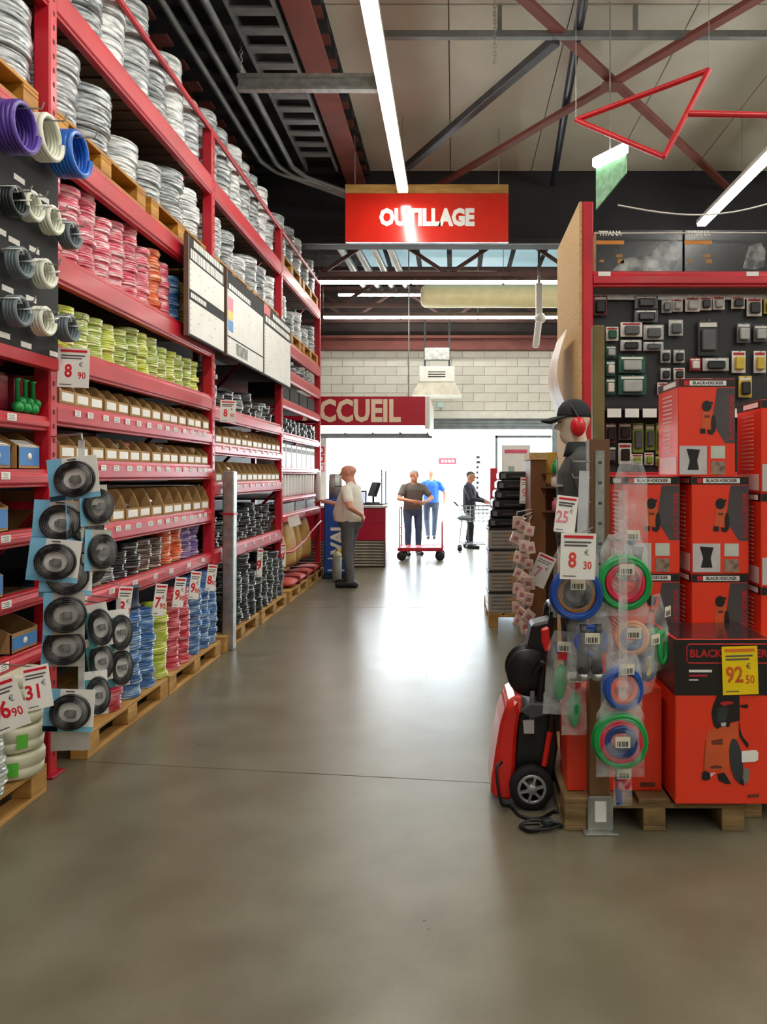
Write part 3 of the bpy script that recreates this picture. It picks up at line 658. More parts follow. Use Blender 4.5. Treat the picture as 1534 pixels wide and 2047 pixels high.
# ------------------------------------------------------------------ black board with hose samples
BX = RX+.05
hb = thing('sample_board', 'black hanging board showing hose and cable samples', 'board', (BX, 2.3, 2.18))
s = MB(); s.box(-.04, 0, 0, 1.71, 0, 1.12); part('panel', s, BLACKM, hb, .003)
s = MB(); s.box(-.045, .012, 0, 1.71, -.06, 0); part('bottom_rail', s, RED, hb, .003)
def on_board(px, py): Y = -BX*F_PX/(VX-px); return Vector((BX, Y, CAM_H+(VY-py)*Y/F_PX))
for px, py in ((38, 358), (88, 398), (0, 462), (28, 482), (68, 500), (15, 578), (62, 598), (8, 670), (52, 690), (108, 708)):
    p = on_board(px, py)-Vector((BX, 2.3, 2.18)); s = MB(); s.box(0, .002, -.045, .045, -.013, .013); part('name_label', s, WHITE, hb, loc=p)
HOSE = {'purple': M('purple_hose', '5b3fa0', .35), 'white': M('white_hose', 'e2e3d2', .4), 'blue': M('blue_hose', '1766c8', .35, coat=.2), 'grey': M('grey_hose', '66737a', .4), 'black': M('black_hose', '22292b', .4)}
def hose_sample(px, py, R_, col, turns, r, label, depth=None):
    p = on_board(px, py); o = thing('hose_coil', label, 'hose coil', (BX, p.y, p.z)); s = MB(); pts = []
    for i in range(turns*20+1):
        a = 2*PI*i/20; pts.append((.012+r+(i/20)*r*1.25, R_*math.cos(a)*(1-.03*math.sin(i*.7)), R_*math.sin(a)))
    s.tube(pts, r, 8); part('hose', s, HOSE[col], o)
    s = MB(); s.tube([(0, 0, R_-r), (.04+turns*r*1.9, 0, R_-r-.006), (.05+turns*r*1.9, 0, R_+.01)], .004, 6); part('peg', s, GALV, o)
    if R_ < .1:
        for an in (2.5, .4):
            s = MB(); x0, x1 = .01, .014+r*2+turns*r*1.27; d0, d1 = R_-r*1.25, R_+r*1.25; ca, sa = math.cos(an), math.sin(an)
            s.tube([(x0, d0*ca, d0*sa), (x1, d0*ca, d0*sa), (x1, d1*ca, d1*sa), (x0, d1*ca, d1*sa)], .0035, 6, closed=True); part('cable_tie', s, STRW, o)
hose_sample(-5, 255, .105, 'purple', 6, .014, 'large purple hose coil at the top of the sample board')
hose_sample(58, 275, .1, 'white', 5, .014, 'large white hose coil at the top of the sample board')
hose_sample(104, 308, .105, 'blue', 6, .016, 'large blue hose coil at the top of the sample board')
for px, py, c, l in ((36, 412, 'white', 'small white cable coil below the large purple coil'), (78, 440, 'white', 'small white cable coil below the large blue coil'), (117, 470, 'grey', 'small grey cable coil at the board edge in the upper row'),
                     (14, 525, 'grey', 'grey cable coil with white ties in the middle row'), (64, 547, 'white', 'white cable coil with white ties in the middle row'), (2, 402, 'black', 'small black cable coil below the large purple coil'),
                     (10, 622, 'grey', 'grey cable coil in the bottom row of the board'), (62, 642, 'white', 'white cable coil in the bottom row of the board'), (113, 656, 'grey', 'grey cable coil at the board edge in the bottom row')):
    hose_sample(px, py, .062, c, 4, .012, l)

# ------------------------------------------------------------------ near bay shelves: boxes, buckets, reels
def label_box(y, z, wd, ht, label, lab_h=.09, flap=True):
    t = thing('cardboard_box', label, 'box', (RX-.03, y, z)); tt = .006; dp = .34
    s = MB(); s.box(-dp, 0, 0, wd, 0, tt); s.box(-dp, -dp+tt, 0, wd, 0, ht); s.box(-tt, 0, 0, wd, 0, ht*.62)
    for yy in (0, wd-tt): s.prism([(-dp, 0), (0, 0), (0, ht*.62), (-.12, ht), (-dp, ht)], yy, yy+tt, 'y')
    part('box_body', s, KRAFT, t)
    s = MB(); s.box(0, .002, .012, wd-.012, .02, .02+lab_h); lb = part('front_label', s, BLUEPRINT, t)
    s = MB(); s.lathe([(.0001, .0021), (.018, .0021), (.018, .0035), (.0001, .0035)], 14, axis='x'); part('round_mark', s, WHITE, lb, loc=(0, wd/2, .02+lab_h/2))
    if flap:
        s = MB(); s.cbox((-.035, wd/2, ht*.62+.012), (.08, wd*.9, .004), (0, .45, 0)); part('white_flap', s, WHITE, t)
    return t
label_box(3.5, 1.609, .22, .19, 'cardboard box with blue label and white flap, middle shelf of the sample board bay')
label_box(3.78, 1.609, .2, .19, 'cardboard box with blue label and white flap beside the red post')
label_box(3.4, 1.309, .3, .19, 'cardboard box with blue label holding tan hose', flap=False)
s = MB(); s.tube([(-.02*i*.2, .09*math.cos(i*.5), .04+.06*math.sin(i*.5)+.06) for i in range(30)], .014, 8); tag(put('hose_coil', s.mesh('hose_coil', M('tan_hose', 'b59b78', .5)), None, (RX-.1, 3.62, 1.316)), 'tan hose coil lying in the blue labelled box', 'hose coil')
label_box(3.4, .999, .26, .17, 'cardboard box with blue label holding black cable', flap=False)
s = MB(); s.tube([(-.03*i*.2, .07*math.cos(i*.5), .04+.05*math.sin(i*.5)+.06) for i in range(30)], .009, 8); tag(put('cable_bundle', s.mesh('cable_bundle', BLKC), None, (RX-.1, 3.56, 1.006)), 'black cable bundle in the low blue labelled box', 'cable')
label_box(3.72, .709, .24, .16, 'open cardboard box with blue label on the lowest shelf', .06, flap=False)
for i in range(3): tag(put('cable_bundle', coil_variants('u_black', BLKC, .11, .04, .05, 3)[i], None, (RX-.14, 3.42+.01*i, .712+i*.051)), 'dark cable bundle lying loose on the lowest shelf', 'cable', 'loose dark cables on the lowest shelf')
PKG = M('dark_red_packet', '8a2438', .3, var=.3, coat=.5)
pm = MB(); pm.box(0, .16, 0, .1, 0, .2); pmr = pm.mesh('packet', PKG, .02)
for i in range(5): tag(put('packet', pmr, None, (RX-.24-.02*(i % 2), 3.36+i*.125, 1.887), (0, 0, RND.uniform(-.1, .1))), 'dark red shrink-wrapped packet on the shelf under the sample board', 'packet', 'dark red packets')
gb = MB(); gb.sphere((0, 0, .03), .03, 10, 8); gb.sphere((.0, .03, .06), .025, 10, 8); gb.lathe([(.012, .06), (.01, .16), (.02, .17)], 8); gme = gb.mesh('bottle', GREENP)
for i in range(3): tag(put('bottle', gme, None, (RX-.045, 3.8+i*.07, 1.887)), 'small green plastic fitting standing in front of the red packets', 'fitting', 'green fittings')
wb = MB()
for i in range(3): wb.box(0, .1, 0, .13, i*.03, i*.03+.026)
tag(put('white_pack', wb.mesh('white_pack', WHITE, .004), None, (RX-.13, 3.42, 1.887)), 'stacked flat white packs at the end of the red packet shelf', 'pack')
# buckets of cable on the floor pallet
BUCK = M('ivory_bucket', 'd8d6bc', .4, var=.06); GLAB = M('green_label', '5cba3a', .4, var=.1)
def bucket(x, y, z, label, ang):
    t = thing('cable_bucket', label, 'bucket', (x, y, z), ang, 'ivory buckets'); s = MB()
    s.lathe([(.1, 0), (.123, .012), (.128, .055), (.122, .058), (.13, .062), (.132, .105), (.128, .118), (.11, .122), (.03, .124)], 28); part('tub', s, BUCK, t)
    s = MB(); n = 7
    a = [(.134*math.cos(k*.06), .134*math.sin(k*.06)) for k in range(n)]
    s.add([(p[0], p[1], .03) for p in a]+[(p[0], p[1], .095) for p in a], [(k, k+1, k+1+n, k+n) for k in range(n-1)], 0, True); part('label', s, GLAB, t)
for i in range(4): bucket(RX+.0, 3.7, .145+i*.126, ['lowest ivory cable bucket of the stack', 'second lowest ivory cable bucket of the stack', 'third ivory cable bucket from the bottom of the stack', 'topmost ivory cable bucket of the stack'][i], (-.3, .0, 2.5, -.5)[i]-1.0)
stack('f_whitegrey', cmat('white_grey_cable', 'a5aca8', 'e6e8e2', ), RX-.03, 3.42, .145, 6, .13, .05, .055, 3, 'grey white cable coil', 'beside the ivory buckets', 'grey white floor coils')

# ------------------------------------------------------------------ blister cards hanging in the aisle
arm = thing('hanging_strip', 'clear plastic clip strip carrying black cable blister cards', 'clip strip', (-1.8, 3.72, 1.75))
s = MB(); s.box(-.015, .015, -.002, .002, -1.5, 0); part('strip', s, film('clip_plastic', 'dfe4e4', .55, .2, .1), arm)
s = MB(); s.tube([(-.3, .3, .03), (-.1, .1, .03), (0, 0, .03), (.012, -.02, 0)], .005, 6); part('arm_rod', s, GALV, arm)
s = MB(); ncard = 0
cb_ = MB(); cb_.box(-.115, .115, -.001, .001, -.1, .1, 0); cb_.box(-.115, -.045, -.0016, -.001, -.1, .1, 1); cb_.box(-.115, .115, -.0016, -.001, -.1, -.075, 1); cb_.box(-.02, .02, -.0016, -.001, .085, .092, 2)
card_me = cb_.mesh('backing_card', [WHITE, CYANPRINT, GREYPRINT])
cg_ = MB(); cg_.box(-.09, .09, -.001, .001, -.1, .1, 0); cg_.box(-.09, -.05, -.0016, -.001, -.1, .1, 1); cardg_me = cg_.mesh('backing_card', [M('grey_card', 'b9b6ae', .6), CYANPRINT])
cc = MB()
for k in range(4):
    for q in range(2): cc.tube([((.088-.009*k)*math.cos(a), -.012-.012*q, (.08-.009*k)*math.sin(a)) for a in [2*PI*i/26 for i in range(26)]], .0058, 6, closed=True)
coil_b = cc.mesh('black_coil', BLACK)
ct = MB(); ct.box(-.025, .025, -.03, -.002, -.012, .012); ct.box(-.012, .03, -.031, -.028, -.02, .02); plug_me = ct.mesh('plug', M('charcoal_plug', '2d3033', .35), .004)
bf = MB(); bf.lathe([(.0001, -.034), (.06, -.034), (.084, -.028), (.09, -.002)], 24, axis='y'); bub_me = bf.mesh('blister', film('blister_dome', 'ffffff', .95, .05, .3))
CARDS = [(147, 956, 3.64, .08, -.12), (118, 1042, 3.68, .2, .05), (108, 1120, 3.64, .15, .1), (132, 1150, 3.68, .3, .02), (128, 1226, 3.66, .25, 0), (125, 1290, 3.69, .25, .05), (138, 1420, 3.68, .1, .05), (165, 1050, 3.74, 1.15, 0), (172, 1130, 3.76, 1.2, .05), (188, 1010, 3.76, 1.25, 0), (196, 1100, 3.76, 1.3, .1)]
CL = ['topmost blister card with black cable coil on blue and white backing', 'blister card with black cable coil just under the topmost card', 'blister card with black coil tilted over the strip middle', 'blister card with black coil half hidden in the strip middle', 'blister card with black coil below the strip middle', 'blister card with black coil in the lower third of the strip', 'lowest blister card with black coil on blue backing above the red post foot',
      'grey backed blister card turned sideways behind the upper cards', 'grey backed blister card turned sideways behind the middle cards', 'grey backed blister card facing the racking near the top', 'grey backed blister card facing the racking lower down']
for i, (px, py, Y, rz, tl) in enumerate(CARDS):
    t = thing('blister_card', CL[i], 'blister pack', at(px, py, Y)); t.rotation_euler = Euler((-.06, tl, rz))
    put('backing_card', card_me if i in (0, 1, 2, 3, 6) else cardg_me, t); put('black_coil', coil_b, t, (.012, 0, -.005)); put('plug', plug_me, t, (.012, 0, -.01)); put('blister', bub_me, t, (.012, 0, -.005))  # two lower front cards take the grey backing as painted shade
arm3 = thing('hanging_strip', 'third short clip strip right in front of the blue coils', 'clip strip', at(237, 1215, 4.14))
s = MB(); s.box(-.012, .012, -.002, .002, -.4, .05); part('strip', s, MATS['clip_plastic'], arm3); s = MB(); s.tube([(-.3, .1, .06), (0, 0, .05)], .004, 6); part('arm_rod', s, GALV, arm3)
arm2 = thing('hanging_strip', 'second clip strip with smaller teal cards next to the blue coils', 'clip strip', at(198, 1205, 3.95))
s = MB(); s.box(-.012, .012, -.002, .002, -.55, 0); part('strip', s, MATS['clip_plastic'], arm2); s = MB(); s.tube([(-.35, .12, .02), (0, 0, .0)], .004, 6); part('arm_rod', s, GALV, arm2)
c2 = MB(); c2.box(-.055, .055, -.001, .001, -.11, .11, 0); c2.box(-.055, -.02, -.0016, -.001, -.11, .07, 1); c2me = c2.mesh('backing_card', [WHITE, M('teal_card', '4fa3ad', .5)])
for i, (px, py, Y, rz, tl) in enumerate(((196, 1250, 3.9, .5, -.15), (198, 1318, 3.92, .5, -.1), (192, 1385, 3.88, .45, -.03), (236, 1260, 4.1, .7, 0), (238, 1330, 4.12, .7, 0))):
    t = thing('blister_card', ['narrow teal blister card at the top of the second strip', 'narrow teal blister card in the middle of the second strip', 'narrow teal blister card at the bottom of the second strip', 'upper narrow blister card in front of the blue coils', 'lower narrow blister card in front of the blue coils'][i], 'blister pack', at(px, py, Y)); t.rotation_euler = Euler((-.05, tl, rz))
    put('backing_card', c2me, t); put('black_coil', coil_b, t, (.01, 0, -.01), scale=(.62, 1, 1.1)); put('plug', plug_me, t, (.01, 0, -.01), scale=(.7, 1, .8)); put('blister', bub_me, t, (.01, 0, -.01), scale=(.62, 1, 1.1))
# loose white sheet and small white card under the strip
s = MB(); s.box(-.09, .09, -.002, .002, -.06, .06); tag(put('paper_sheet', s.mesh('paper_sheet', MATS['grey_card']), None, at(141, 1475, 3.71), (0, 0, .1)), 'pale grey card hanging lowest under the blister strip', 'card')

# ------------------------------------------------------------------ information boards
IX = RX+.07
def info_board(y0, y1, label, spec):
    z0, z1 = 2.66, 3.43; t = thing('info_board', label, 'board', (IX, y0, z0)); Wd = y1-y0; Hh = z1-z0
    s = MB(); s.box(-.03, 0, 0, Wd, 0, Hh); part('back_panel', s, BLACKM, t, .003)
    s = MB(); s.box(-.032, .004, -.02, 0, -.005, Hh+.005); part('edge_trim', s, M('brown_trim', '6b5648', .5), t)
    def patch(nm, a, b, c, d, m, lift=.002):
        s = MB(); s.box(0, lift, a*Wd, b*Wd, c*Hh, d*Hh); return part(nm, s, m, t)
    for nm, a, b, c, d, m in spec: patch(nm, a, b, c, d, m, .002 if m is WHITE else .0035)
    s = MB(); r = random.Random(int(y0*100))
    for nm, a, b, c, d, m in spec:
        if m is not WHITE: continue
        rows = max(3, int((d-c)*20))
        for i in range(rows):
            zz = (c+(d-c)*(i+.5)/rows)*Hh
            s.box(.002, .0026, (a+.01)*Wd, (a+.035)*Wd, zz-.004, zz+.004)
            for q in range(3):
                if r.random() < .35: yy = r.uniform(a+.15, b-.15)*Wd; s.box(.002, .0026, yy, yy+.03, zz-.003, zz+.003)
    part('printed_lines', s, M('pale_grey_print', 'a9a9ad', .6), t)
    # heading strokes in two lines across the dark header
    return t, Wd, Hh
def heading(t, Wd, Hh, rows):
    s = MB(); r = random.Random(int(Wd*1000))
    for a, b, z, hh in rows:
        y = a
        while y < b:
            l = r.uniform(.03, .07)*.8; s.box(.002, .003, y*Wd, min(b, y+l)*Wd, (z-hh/2)*Hh, (z+hh/2)*Hh); y += l+.012
    part('heading_strokes', s, WHITE, t)
t, a, b = info_board(5.92, 6.84, 'white two-part information board with black heading at the pink coil bay end', [('sheet', .02, .98, .47, .76, WHITE), ('sheet', .02, .98, .02, .36, WHITE)])
heading(t, a, b, [(.12, .95, .95, .07), (.04, .95, .83, .1), (.05, .45, .415, .05)])
t, a, b = info_board(6.92, 8.23, 'white information board with pink, yellow and blue squares', [('sheet', .01, .99, .24, .78, WHITE), ('sheet', .01, .99, .02, .22, WHITE), ('pink_square', .02, .14, .62, .7, PINKPRINT), ('pink_square', .02, .14, .54, .62, PINKPRINT), ('yellow_square', .02, .14, .44, .54, M('yellow_square', 'f2cf6a', .5)), ('blue_square', .02, .14, .3, .43, BLUEPRINT), ('photo_print', .22, .52, .06, .2, M('grey_photo', '8d9088', .5, var=.5, scale=14))])
heading(t, a, b, [(.04, .6, .83, .06)])
t, a, b = info_board(8.26, 9.62, 'white information board with red corner mark and two heading lines', [('sheet', .02, .98, .02, .72, WHITE), ('red_corner', .0, .2, .86, .99, REDPRINT)])
heading(t, a, b, [(.3, .95, .92, .07), (.05, .95, .8, .08)])

# ------------------------------------------------------------------ galvanised pole, red box
s = MB(); s.box(-.05, .05, -.06, .06, 0, 1.62); po = tag(put('steel_pole', s.mesh('steel_pole', GALV, .01), None, (RX+.065, 7.0, .0), (0, .005, 0)), 'tall galvanised square pole standing against the racking', 'pole')
s = MB(); s.box(-.055, .055, -.065, .065, 1.22, 1.24); part('red_band', s, RED, po)
rb = thing('red_tray', 'small red steel tray on the floor pallet by the pole', 'tray', (RX-.09, 7.03, .1455))
s = MB(); s.box(-.13, .0, 0, .22, 0, .01); s.box(-.008, 0, 0, .22, 0, .085); s.box(-.13, -.122, 0, .22, 0, .085); s.box(-.13, 0, 0, .008, 0, .085); s.box(-.13, 0, .212, .22, 0, .085); part('tray_body', s, RED, rb)
s = MB(); s.box(-.11, -.02, .03, .18, .011, .07); part('white_insert', s, WHITE, rb)

# ------------------------------------------------------------------ last bay
s = MB(); s.lathe([(.05, 0), (.055, .02), (.055, .28), (.05, .3), (.02, .3)], 16); roll_w = s.mesh('roll', M('white_roll', 'eeeeec', .4))
for i in range(12): tag(put('roll', roll_w, None, (RX-.1, 9.66+i*.2, 1.3)), f'white upright roll, {ORD[i]} from the information boards, above the flat trays', 'roll', 'white rolls in the last bay')
s = MB(); s.box(-.3, 0, 0, .3, 0, .3); s.box(0, .002, .03, .27, .2, .26, 1); carton = s.mesh('carton', [WHITE, GREYPRINT], .004)
for i in range(7): tag(put('carton', carton, None, (RX-.05, 9.58+i*.34, 1.68)), f'white carton, {ORD[i]} from the information boards, above the white rolls', 'carton', 'white cartons in the last bay')
for i in range(9): stack('u_black', BLKC, RX-.16, 9.72+i*.27, 2.12, 4, .11, .04, .05, 3, 'black cable coil', f'{ORD[i]} column above the white cartons', 'black coils of the last bay', .02, .06, .1, name='black_cable_coil')
for i in range(9): stack('u_grey', GREYC, RX-.16, 9.72+i*.27, 2.94, RND.choice((2, 3)), .11, .04, .05, 3, 'grey cable coil', f'{ORD[i]} column under the last bay pallets', 'grey coils of the last bay', .02, .06, .1, name='black_cable_coil')
s = MB(); s.box(-.4, 0, 0, .55, 0, .2); dk = s.mesh('carton', BLACKM, .006)
for i in range(4): tag(put('carton', dk, None, (RX-.06, 9.6+i*.61, 2.541)), f'dark carton, {ORD[i]} from the information boards, between coil rows', 'carton', 'dark cartons in the last bay')
s = MB(); s.box(-.3, 0, 0, .7, 0, .03); s.box(-.3, -.29, 0, .7, .03, .06); s.box(-.01, 0, 0, .7, .03, .06); tyl = s.mesh('tray', M('grey_tray', '8d8a86', .4))
for i in range(3):
    for j in range(2): tag(put('tray', tyl, None, (RX-.03, 9.62+i*.78, 1.1+j*.061)), 'flat grey tray below the white rolls', 'tray', 'grey trays in the last bay')
def sack(mat, L, Wd, T, name='sack'):
    s = MB(); n = 10; k = 8; vs_ = []
    for i in range(n+1):
        for j in range(k+1):
            u, v = i/n, j/k; e = (math.sin(PI*u)**.35)*(math.sin(PI*v)**.35)
            for sgn in (1, -1): vs_.append((L*(u-.5), Wd*(v-.5), T/2*(1+sgn*e*(1+.1*math.sin(7*u+5*v)))))
    fs = []
    for i in range(n):
        for j in range(k):
            a = (i*(k+1)+j)*2; b = a+2; c = a+2*(k+1); d = c+2
            fs += [(a, b, d, c), (a+1, c+1, d+1, b+1)]
    s.add(vs_, fs, 0, True); return s.mesh(name, mat, doubles=True)
rs = sack(M('red_sack', 'd2564e', .5, var=.1), .34, .52, .1)
rsb = MB(); rsb.box(-.175, .175, -.03, .03, .0, .105); rsb_me = rsb.mesh('dark_band', M('dark_red_band', '7a1e22', .5))
for i in range(4):
    o = tag(put('sack', rs, None, (RX-.1, 9.98+i*.52, .146)), f'red sack with dark band, {ORD[i]} from the green bundle', 'sack', 'red sacks'); put('dark_band', rsb_me, o, (0, .2, 0))
ts = sack(M('tan_paper_sack', 'c39a4e', .6, var=.12, bump=.3, bscale=6), .62, .5, .15)
for i in range(4): tag(put('sack', ts, None, (RX-.2, 9.8+i*.54, .66), (.0, PI/2-.12, .1*(-1)**i)), f'tall tan paper sack, {ORD[i]} from the green bundle, behind red sacks', 'sack', 'tan paper sacks')
s = MB(); s.tube([(RX-.02, 9.5, .62), (RX+.03, 9.9, .6), (RX+.05, 10.6, .68), (RX+.04, 11.3, .78), (RX+.02, 12.1, .86)], .016, 8); tag(put('ratchet_strap', s.mesh('ratchet_strap', RED)), 'red strap stretched across the tan sacks', 'strap')
s = MB()
for k in range(5): s.box(-.12, .12, -.2, .2, k*.022, k*.022+.018, k % 2)
tag(put('flat_bundle', s.mesh('flat_bundle', [WHITE, GREENP]), None, (RX-.2, 9.66, .1455)), 'green and white flat bundle on the pallet corner', 'bundle')
# ------------------------------------------------------------------ reception canopy and counter
cn = thing('reception_canopy', 'red reception canopy with cream lettering over the counter', 'canopy', (-3.4, 13.3, 2.44))
CRED = M('canopy_red', 'b3152e', .35, var=.05)
s = MB(); s.box(0, 2.9, 0, .06, 0, .5); part('fascia', s, CRED, cn, .004)
s = MB(); s.box(2.9, 2.98, 0, 2.6, -.06, .5); part('end_panel', s, WHITEP, cn, .004)
s = MB(); s.box(0, 2.9, .06, 2.6, .02, .06); part('soffit', s, WHITE, cn)
for i in range(5):
    s = MB(); s.box(.1+i*.56, .6+i*.56, .2, 2.4, -.01, .02); part('light_panel', s, emit('canopy_panel', 'fff8ee', 1.6), cn, .004)
s = MB(); s.box(0, 2.95, 2.56, 2.6, -.1, .02); part('rear_edge', s, DGREY, cn)
for x in (.6, 2.6):
    s = MB(); s.tube([(x, .3, .5), (x, .3, 3.5)], .012, 6); part('hanger_rod', s, GALV, cn)
text('ACCUEIL', .52, CREAM, cn, (2.47, -.004, .235), bold=.02, sx=.8, align='RIGHT')
ct = thing('reception_counter', 'red reception counter with ribbed metal base', 'counter', (-3.3, 13.2, 0))
s = MB(); s.box(0, 2.12, 0, .7, .46, 1.02); s.box(0, 2.12, -.003, 0, .76, .765, 1); part('front_panel', s, [CRED, DRED], ct, .006)
s = MB(); s.box(-.02, 2.16, -.04, .74, 1.02, 1.06); part('counter_top', s, M('counter_top_grey', 'd9d5d2', .35), ct, .006)
s = MB(); s.box(2.12, 2.13, .0, .7, .0, 1.02); part('end_panel', s, M('counter_end_pink', 'c99aa8', .3, coat=.3), ct)
for i in range(9):
    s = MB(); z = .01+i*.05; s.lathe([(.025, 0), (.025, 2.1)], 8, axis='x'); part('ribbed_tube', s, M('ribbed_metal', '8d8577', .4, metal=.5), ct, loc=(.01, .03, z+.025))
s = MB(); s.box(.02, 2.1, .06, .68, 0, .46); part('plinth', s, DGREY, ct)
lp = thing('laptop', 'open laptop with pale blue screen on the reception counter', 'laptop', (-1.72, 13.45, 1.061))
s = MB(); s.box(-.18, .18, -.1, .12, 0, .018); part('base', s, BLACK, lp, .003)
s = MB(); s.cbox((0, .13, .13), (.36, .012, .24), (-.2, 0, 0)); sc_ = part('lid', s, BLACK, lp, .003)
s = MB(); s.cbox((0, .121, .13), (.31, .004, .19), (-.2, 0, 0)); part('screen', s, emit('laptop_screen', '8f93c8', .9), sc_)
pos = thing('till_terminal', 'black till terminal with tilted screen on the counter', 'till', (-1.42, 13.5, 1.061))
s = MB(); s.box(-.12, .12, -.1, .14, 0, .05); s.box(-.02, .02, .03, .06, .05, .2); part('stand', s, BLACK, pos, .004)
s = MB(); s.cbox((0.02, .02, .27), (.06, .3, .26), (0, .35, .5)); part('display', s, BLACK, pos, .008)
s = MB(); s.box(-.02, .18, -.14, -.06, .0, .03); part('keypad', s, GREYPRINT, pos, .004)
for i, (x, hgt) in enumerate(((-1.28, .62), (-.98, .6))):
    s = MB(); s.tube([(0, 0, 0), (0, 0, hgt)], .012, 8); s.lathe([(.05, 0), (.05, .015)], 14); tag(put('counter_post', s.mesh('counter_post', BLACK), None, (x, 13.65, 1.061) if i == 0 else (x-.24, 13.75, 1.061)), 'thin black post standing on the counter by the till', 'post', 'thin counter posts')
# red and white wall signs on the pillar
pl = thing('pillar_panel', 'pale pillar with small red signs beside the entrance', 'pillar', (-2.92, 16.9, 0))
s = MB(); s.box(-.12, .12, 0, .2, 0, 2.75); part('pillar', s, WHITEP, pl, .01)
for z, m in ((2.05, REDP), (1.86, REDP), (1.66, PINKPRINT)):
    s = MB(); s.box(-.06, .08, -.012, 0, z, z+.16); sg_ = part('red_sign', s, m, pl); s = MB(); s.box(-.02, .04, -.015, -.011, z+.04, z+.12); part('symbol', s, WHITE, sg_)
# blue display column with grey tube top, gas bottle
bd = thing('blue_display', 'blue standing display with white vertical lettering and grey cylinder top', 'display', (-1.83, 11.9, 0))
BL = M('display_blue', '1c4fa6', .35, var=.08)
s = MB(); s.box(-.16, .2, -.14, .14, .06, 1.22); part('column', s, BL, bd, .02)
s = MB(); s.box(-.18, .22, -.16, .16, 0, .06); part('base', s, M('display_base', '20283a', .5), bd, .01)
s = MB(); s.lathe([(.105, 1.22), (.105, 1.5), (.1, 1.51), (.1, 1.58), (.085, 1.6), (.04, 1.6)], 20); part('cylinder_top', s, GALV, bd)
s = MB(); s.box(.0, .12, -.108, -.1, 1.4, 1.415); part('slot', s, BLACK, bd)
text('VAL', .27, WHITE, bd, (.06, -.145, .62), rot=(0, -PI/2, 0), bold=.012, sx=1.0).rotation_euler = Euler((PI/2, -PI/2, 0))
for z in (.3, .12):
    s = MB(); s.box(-.1, .18, -.145, -.139, z, z+.02); part('white_line', s, WHITE, bd)
s = MB(); s.cbox((.08, -.15, .4), (.1, .02, .08), (0, .4, 0)); part('yellow_mark', s, YELLOW, bd)
gbt = thing('gas_bottle', 'slim grey gas bottle with cream shoulder on the floor', 'gas bottle', (-1.74, 11.45, 0))
s = MB(); s.lathe([(.06, 0), (.068, .012), (.068, .36)], 20); part('cylinder', s, M('bottle_grey', '8a8d84', .4), gbt)
s = MB(); s.lathe([(.068, .36), (.06, .41), (.03, .44), (.022, .45)], 20); part('shoulder', s, M('bottle_cream', 'd8d8b8', .4), gbt)
s = MB(); s.lathe([(.018, .45), (.018, .475), (.024, .48), (.024, .5)], 12); part('valve', s, GALV, gbt)

# ------------------------------------------------------------------ people
def capsule(mb, p0, p1, r0, r1, n=12):
    p0, p1 = Vector(p0), Vector(p1); d = (p1-p0).normalized(); pts = []; rr = []
    for t in (85, 60, 35, 10): a = math.radians(t); pts.append(p0-d*r0*math.sin(a)); rr.append(r0*math.cos(a))
    for t in (-10, -35, -60, -85): a = math.radians(-t); pts.append(p1+d*r1*math.sin(a)); rr.append(r1*math.cos(a))
    mb.tube(pts, rr, n)
class Body:
    def __init__(s): s.e = []; s.mb = MB()
    def c(s, p0, p1, r0, r1, m): p0, p1 = Vector(p0), Vector(p1); capsule(s.mb, p0, p1, r0, r1); s.e.append(('c', p0, p1, r0, r1, m))
    def loft(s, rings, m, n=20):
        vs_ = []; fs = []; k = len(rings)
        for (z, cx, cy, rx, ry) in rings:
            for j in range(n): a = 2*PI*j/n; vs_.append((cx+rx*math.cos(a), cy+ry*math.sin(a), z))
        for i in range(k-1):
            for j in range(n): fs.append((i*n+j, i*n+(j+1) % n, (i+1)*n+(j+1) % n, (i+1)*n+j))
        fs.append(tuple(range(n))[::-1]); fs.append(tuple((k-1)*n+j for j in range(n)))
        s.mb.add(vs_, fs, 0, True); s.e.append(('l', rings, m))
    def dist(s, e, p):
        if e[0] == 'c':
            a, b = e[1], e[2]; ab = b-a; t = max(0, min(1, (p-a).dot(ab)/max(1e-9, ab.length_squared))); return (p-(a+ab*t)).length-(e[3]+(e[4]-e[3])*t)
        R_ = e[1]; z = p.z
        if z <= R_[0][0]: q = R_[0]; dz = R_[0][0]-z
        elif z >= R_[-1][0]: q = R_[-1]; dz = z-R_[-1][0]
        else:
            dz = 0
            for i in range(len(R_)-1):
                if R_[i][0] <= z <= R_[i+1][0]:
                    t = (z-R_[i][0])/(R_[i+1][0]-R_[i][0]); q = tuple(R_[i][k]+(R_[i+1][k]-R_[i][k])*t for k in range(5)); break
        x, y = (p.x-q[1])/q[3], (p.y-q[2])/q[4]; return max((math.hypot(x, y)-1)*min(q[3], q[4]), dz) if dz else (math.hypot(x, y)-1)*min(q[3], q[4])
    def build(s, name, mats, voxel=.011, smooth=3):
        me = s.mb.mesh('tmp', mats[0]); o = bpy.data.objects.new('tmp', me); COL.objects.link(o)
        m = o.modifiers.new('r', 'REMESH'); m.mode = 'VOXEL'; m.voxel_size = voxel; m.use_smooth_shade = True
        m2 = o.modifiers.new('s', 'SMOOTH'); m2.iterations = smooth; m2.factor = .5
        dg = bpy.context.evaluated_depsgraph_get(); dg.update(); out = bpy.data.meshes.new_from_object(o.evaluated_get(dg)); bpy.data.objects.remove(o); bpy.data.meshes.remove(me)
        out.materials.clear()
        for mt in mats: out.materials.append(mt)
        idx = []
        for p in out.polygons:
            c = p.center; best = min(s.e, key=lambda e: s.dist(e, c)); idx.append(best[-1])
        out.polygons.foreach_set('material_index', idx); out.polygons.foreach_set('use_smooth', [True]*len(idx)); out.name = name; out.update(); return out
